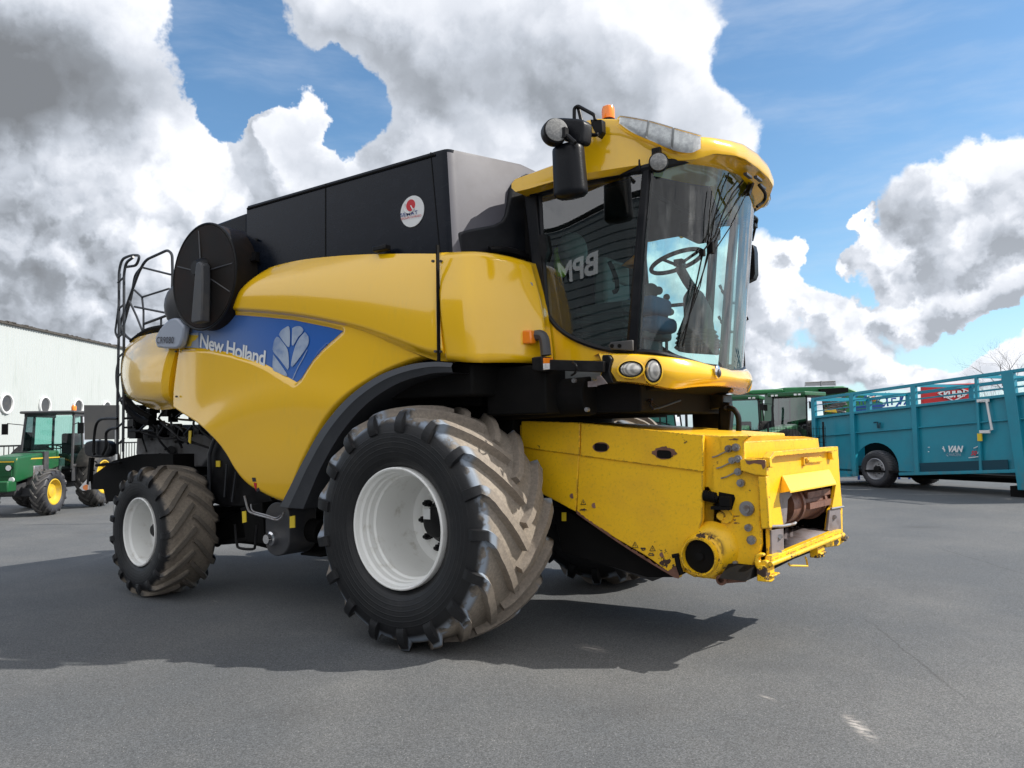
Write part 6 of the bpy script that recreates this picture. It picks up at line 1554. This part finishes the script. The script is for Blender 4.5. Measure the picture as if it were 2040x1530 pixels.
for side_ in (0, 1):
    o = side_ * WID; e = .05 if side_ == 0 else -.05
    b = MB(); s_l, s_r = SB[0], LEN
    wc = tq(1742, 936).dot(TD)
    arch = [(wc + .74 * math.cos(a), .50 + .74 * math.sin(a)) for a in [math.pi - i * math.pi / 16 for i in range(17)]]
    poly = [(s_l, ZLo), (wc - .74, ZLo)] + [(a_, max(c_, ZLo)) for a_, c_ in arch[1:-1]] + [(wc + .74, ZLo), (s_r, ZLo), (s_r, ZBt), (s_l, ZBt)]
    b.prism([ts(a_, c_, o + e) for a_, c_ in poly], TN * .02); b.build('side_wall', 'teal_paint', tr)
    b = MB()
    for s_ in [SB[0] + .06, SB[1] + .04, SB[2] + .04]: b.box(ts(s_, (ZLo + ztop) / 2, o), (.14, .11, ztop - ZLo), (TD, TN, Vector((0, 0, 1))))
    b.prism([ts(SB[3] - .12 , ztop, o - .06), ts(SB[3] + .16, ztop, o - .06), ts(SB[3] + .36, ZLo - .15, o - .06), ts(SB[3] + .12, ZLo - .15, o - .06)], TN * .12)
    b.beam(ts(SB[0], ztop, o), ts(LEN, ztop, o), .08, .08); b.beam(ts(SB[0], ZBt, o), ts(LEN, ZBt, o), .09, .07)
    for (a_, c_) in ((SB[0], SB[1]), (SB[1], wc - .8), (wc + .8, LEN)): b.beam(ts(a_, ZLo + .03, o), ts(c_, ZLo + .03, o), .11, .08)
    for zz in (ZMd,): b.beam(ts(SB[0], zz, o + e * .2), ts(LEN, zz, o + e * .2), .05, .035)
    s5 = tq(1948, 800).dot(TD); b.box(ts(s5, (ZLo + ztop) / 2 , o + .0), (.07, .08, ztop - ZLo), (TD, TN, Vector((0, 0, 1))))
    b.build('side_frame', 'teal_paint', tr, bev=.01)
    b = MB()
    for zz in (.33, .66): b.beam(ts(SB[0], ZBt + (ztop - ZBt) * zz, o), ts(LEN, ZBt + (ztop - ZBt) * zz, o), .03, .026)
    b.build('top_rails', 'teal_paint', tr)
b = MB(); b.prism([ts(SB[2] + .1, ZLo + .30, -.02), ts(SB[3] - .1, ZLo + .30, -.02), ts(SB[3] - .1, ZLo + .06, .0), ts(SB[2] + .1, ZLo + .06, .0)], TN * .02); b.build('lower_recess', 'teal_dark', tr)
b = MB(); b.beam(ts(SB[0], ztop, 0), ts(SB[0], ztop, WID), .08, .1); b.beam(ts(SB[1], ztop, 0), ts(SB[1], ztop, WID), .06, .08); b.beam(ts(SB[2], ztop, 0), ts(SB[2], ztop, WID), .06, .08); b.beam(ts(s5, ztop, 0), ts(s5, ztop, WID), .06, .08)
b.box(ts(SB[0] + .02, (ZLo + ZBt) / 2, WID / 2), (.05, WID, ZBt - ZLo), (TD, TN, Vector((0, 0, 1)))); b.box(ts(LEN, (ZLo + ZBt) / 2, WID / 2), (.05, WID, ZBt - ZLo), (TD, TN, Vector((0, 0, 1))))
b.build('cross_beams', 'teal_paint', tr)
b = MB(); b.box(ts((SB[0] + LEN) / 2, ZLo + .02, WID / 2), (LEN - SB[0], WID - .1, .06), (TD, TN, Vector((0, 0, 1)))); b.box(ts((SB[0] + LEN) / 2, ZLo - .1, WID / 2), (LEN - SB[0] - 1.4, .8, .14), (TD, TN, Vector((0, 0, 1)))); b.beam(ts(wc, .52, .32), ts(wc, .52, WID - .32), .14, .14); b.box(ts(SB[3] + .2, ZLo - .22, .5), (.7, .8, .28), (TD, TN, Vector((0, 0, 1)))); b.beam(ts(LEN, .55, WID / 2), ts(LEN + 1.2, .5, WID / 2), .12, .14); b.cyl(ts(LEN + .9, 0, WID / 2), ts(LEN + .9, .6, WID / 2), .05, n=10)
b.box(ts(wc, .95, .75), (1.6, .3, .95), (TD, TN, Vector((0, 0, 1))))
b.build('underframe', 'matte_black', tr)
for o in (.24, WID - .24):
    w = part('wheel', tr, loc=ts(0, .515, o), rot=(0, 0, math.atan2(TD.y, TD.x) + (0 if o < 1 else math.pi)))
    make_tyre(.515, .38, .29, 40, -1, 'tractor_tyre_rubber', w, lugh=.022, delta=.15)
    lathe_part('rim', [(.28, .05), (.30, -.17), (.285, -.185), (.27, -.16), (.25, -.05), (.22, -.01), (.16, -.01), (.09, -.02), (.09, -.03), (0, -.03)], 'rim_grey', w, n=40)
    b = MB(); b.cyl((0, -.02, 0), (0, -.14, 0), .085, n=18)
    for i in range(8): a = i * math.pi / 4; b.cyl((math.cos(a) * .13, -.01, math.sin(a) * .13), (math.cos(a) * .13, -.04, math.sin(a) * .13), .014, n=6)
    b.build('hub', 'satin_black', w)
b = MB(); c_ = [tq(px, py, -.05) for px, py in ((1952, 799), (1965, 797), (1976, 856), (1962, 860))]
b.tube(c_, .028, 6); b.box(c_[0] + (c_[1] - c_[0]) * .5, (.3, .03, .07), (TD, TN, Vector((0, 0, 1)))); b.box(c_[3], (.25, .04, .07), (TD, TN, Vector((0, 0, 1)))); dl = b.build('door_bar', 'white_paint', tr); b = MB(); b.box(tq(1952, 871, -.05), (.11, .03, .18), (TD, TN, Vector((0, 0, 1)))); b.build('yellow_tag', 'sticker_yellow', dl)
b = MB(); b.tube([tq(px, py, -.02) for px, py in ((1741, 842), (1748, 841), (1749, 853))], .025, 6); b.tube([tq(px, py, -.02) for px, py in ((1753, 842), (1752, 853))], .02, 6); b.build('hook', 'teal_dark', tr)
def ttext(txt, px0, px1, pyb, pyt, m_, bold=.02, slope=-.0, shear=0.0, par=tr):
    return text_on('lettering', txt, tq(px0, pyb, -.012), tq(px1, pyb + slope * (px1 - px0), -.012), tq(px0, pyt, -.012), m_, par, bold=bold, off=(0, 0, 0), shear=shear)
ttext('VAN', 1889, 1919, 900, 888, 'white_letter', .05, 0, .25); ttext('HARDENI', 1891, 1914, 908.5, 902.5, 'grey_decal', 0); ttext('50', 1934, 1946, 907, 898, 'red_letter', .03, 0, .3)
b = MB()
for P_ in ([(1948, 904), (1953, 888)], [(1940, 893), (1952, 888)], [(1930, 912), (1950, 910)], [(1879, 889), (1882, 900)], [(1877, 893), (1883, 897)], [(1849, 891.5), (1852, 891)], [(1849, 900), (1851, 900)]): b.tube([tq(px, py, -.02) for px, py in P_], .012, 4)
b.build('number_mark', 'white_letter', tr)
b = MB(); b.tube([tq(px, py, -.02) for px, py in [(1888, 903), (1885, 906), (1889, 909)]], .01, 4); b.build('round_mark', 'grey_decal', tr)

# second teal trailer end with more rails beyond it, right edge
# red machine panel with white lettering behind the trailer
kP = at(1890, 26); kp = thing('red_sign', 'red panel with white diamond emblem and lettering, behind the teal trailer rails', 'sign board', (kP.x, kP.y, 0))
def kq(px, py, o=0.0): r = ray(px, py); return CAMP + r * ((26 + o) / r.dot(FH)) - Vector(kp.location)
b = MB(); b.prism([kq(*p) for p in [(1838, 767), (1945, 763), (1946, 801), (1839, 805)]], FH * .15); b.build('panel', 'red_paint', kp, bev=.01)
b = MB()
for P_ in ([(1869, 784), (1900, 769)], [(1900, 769), (1932, 781)], [(1869, 784), (1900, 799)], [(1900, 799), (1932, 781)]): b.beam(kq(*P_[0], -.03), kq(*P_[1], -.03), .03, .06, FH)
b.build('diamond_emblem', 'white_letter', kp)
text_on('lettering', 'KUHN', kq(1880, 792, -.06), kq(1922, 789, -.06), kq(1880, 780, -.06), 'white_letter', kp, bold=.06, off=(0, 0, 0))
b = MB()
for px in (1845, 1940): c = kq(px, 800, .1); b.cyl((c.x, c.y, 0), c, .06, n=8)
b.build('post', 'dark_grey', kp)
# blue implement
bP = at(1760, 25); bi = thing('blue_implement', 'blue implement with many tines seen through the trailer rails left of the red panel', 'farm implement', (bP.x, bP.y, 0))
def biq(px, py): r = ray(px, py); return CAMP + r * (25 / r.dot(FH)) - Vector(bi.location)
b = MB(); rnd = random.Random(31)
b.beam(biq(1700, 820), biq(1830, 810), .12, .12); b.beam(biq(1700, 812), biq(1760, 808), .08, .08)
for px in range(1705, 1830, 8): b.tube([biq(px, 808 + rnd.uniform(-3, 3)), biq(px + rnd.uniform(-5, 9), 795 + rnd.uniform(-4, 4)), biq(px + rnd.uniform(0, 12), 790 + rnd.uniform(-8, 6))], .028 if px > 1765 else .02, 6)

for px in range(1705, 1830, 20): b.tube([biq(px, 815), (biq(px, 815).x, biq(px, 815).y, 0)], .04, 6)
b.build('frame', 'machine_blue', bi)
b = MB(); b.ball(biq(1740, 795), .09, 10); b.build('lamp', 'orange_lens', bi)

# ================================================================== BARE TREES
def bare_tree(label, px, d, h, seed, spread=1.0):
    rnd = random.Random(seed); c = at(px, d); t = thing('bare_tree', label, 'tree', (c.x, c.y, 0), group=None)
    tb, cb = MB(), MB()
    def grow(p, dv, L, r, lev):
        n_ = 4; pts = [p]; dd = dv.copy()
        for i in range(n_):
            dd = (dd + Vector((rnd.uniform(-.14, .14), rnd.uniform(-.14, .14), rnd.uniform(-.03, .1)))).normalized(); pts.append(pts[-1] + dd * L / n_)
        rs = [r * (1 - .45 * i / n_) for i in range(n_ + 1)]
        (tb if lev < 2 else cb).tube(pts, rs, 7 if lev < 2 else 4 if lev < 4 else 3, cap=False)
        if lev >= 6: return
        for k in range(3 if lev < 5 else 2):
            a = rnd.uniform(0, 6.28); s_ = rnd.uniform(.35, .85) * spread; u, v = frame_for(dd)
            nd = (dd + (u * math.cos(a) + v * math.sin(a)) * s_).normalized()
            grow(pts[rnd.choice([2, 3, 4])] if lev else pts[rnd.choice([3, 4])], nd, L * rnd.uniform(.62, .82), rs[-1] * rnd.uniform(.6, .85), lev + 1)
    grow(Vector((0, 0, 0)), Vector((0, 0, 1)), h * .28, h * .020, 0)
    tb.build('trunk', 'bark', t, weld=False); cb.build('crown', 'bark', t, weld=False)
bare_tree('tall bare tree at the far right edge, rising above the teal trailer', 2052, 46, 9.5, 3)
bare_tree('small bare tree seen through the trailer rails, right of the red panel', 1975, 52, 6.5, 5)
bare_tree('faint bare treetop just above the red panel', 1905, 58, 5.6, 11)

# ================================================================== DARK HALL BEHIND THE CAMERA (seen mirrored in the door glass)
hall = thing('dealer_hall', 'dark grey hall with horizontal cladding and white letters mirrored in the cab door', 'building', (-14, -27, 0))
b = MB(); zz = [0]; hz_top = 12.6
rows = []
n_ = 21
for i in range(n_):
    z0 = hz_top * i / n_; z1 = hz_top * (i + 1) / n_
    for z, o in ((z0, 0), (z0 + .03, .06), (z1 - .10, .06), (z1 - .05, -.05)): rows.append([Vector((-34, o, z)), Vector((14, o, z))])
b.grid(rows); b.bx(-34, 14, -14, -.01, 0, hz_top - .05); b.build('wall', 'wall_grey', hall, ang=20)
b = MB(); b.bx(-34.2, 14.2, -.1, .25, hz_top, hz_top + .25); b.build('roof_edge', 'matte_black', hall)
me_ = text_on('lettering', 'BPM', (2.4, .16, 8.45), (-4.6, .16, 8.45), (2.4, .16, 9.95), 'white_letter', hall, bold=.03, off=(0, 0, 0))
# ------------------------------------------------------------------ separate pieces become objects of their own
def split(o, newname=None):
    me = o.data; n = len(me.vertices); par = list(range(n))
    def find(a):
        while par[a] != a: par[a] = par[par[a]]; a = par[a]
        return a
    for e in me.edges:
        a, c = find(e.vertices[0]), find(e.vertices[1])
        if a != c: par[a] = c
    isl = {}
    for i in range(n): isl.setdefault(find(i), []).append(i)
    boxes = []
    for k, vs in isl.items():
        co = [me.vertices[i].co for i in vs]
        boxes.append([[min(c[a] for c in co) for a in range(3)], [max(c[a] for c in co) for a in range(3)], {k}])
    merged = True
    while merged:
        merged = False
        for i in range(len(boxes)):
            for j in range(i + 1, len(boxes)):
                A, B = boxes[i], boxes[j]
                if all(A[0][a] <= B[1][a] + .004 and B[0][a] <= A[1][a] + .004 for a in range(3)):
                    boxes[i] = [[min(A[0][a], B[0][a]) for a in range(3)], [max(A[1][a], B[1][a]) for a in range(3)], A[2] | B[2]]; boxes.pop(j); merged = True; break
            if merged: break
    if len(boxes) < 2: 
        if newname: o.name = newname
        return
    for bi, bxx in enumerate(boxes):
        keep = set(v for k in bxx[2] for v in isl[k])
        nm = me.copy(); bm = bmesh.new(); bm.from_mesh(nm); bm.verts.ensure_lookup_table()
        bmesh.ops.delete(bm, geom=[v for v in bm.verts if v.index not in keep], context='VERTS'); bm.to_mesh(nm); bm.free()
        c = o.copy(); c.data = nm; COL.objects.link(c)
        if newname: c.name = newname
        if bi == 0:
            for ch in list(o.children): ch.parent = c
    bpy.data.objects.remove(o)
SPLIT = {'cab_pillars': 'cab_pillar', 'door_sill_panel': None, 'wear_plates': 'wear_plate', 'support_feet': 'support_foot', 'post': None, 'chopper_bolts': 'chopper_bolt', 'frame_bolts': 'frame_bolt',
         'hinge_bolts': 'hinge_bolt', 'plate_bolts': 'plate_bolt', 'grease_bolts': 'grease_bolt', 'roof_vents': 'roof_vent', 'lamp_bulbs': 'lamp_bulb', 'type_plate': None, 'screen_wipers': 'screen_wiper', 'tank_seams': 'tank_seam',
         'reflector_strip': None, 'front_fender': None, 'bolts': 'bolt', 'emblem': None, 'windscreen_seal': None, 'tank_clamp': None, 'panel_fasteners': 'panel_fastener', 'lamp_divider': None}
for o in list(COL.objects):
    base = o.name.split('.')[0]
    if base in SPLIT and o.type == 'MESH' and len(o.data.vertices) < 4000: split(o, SPLIT[base])
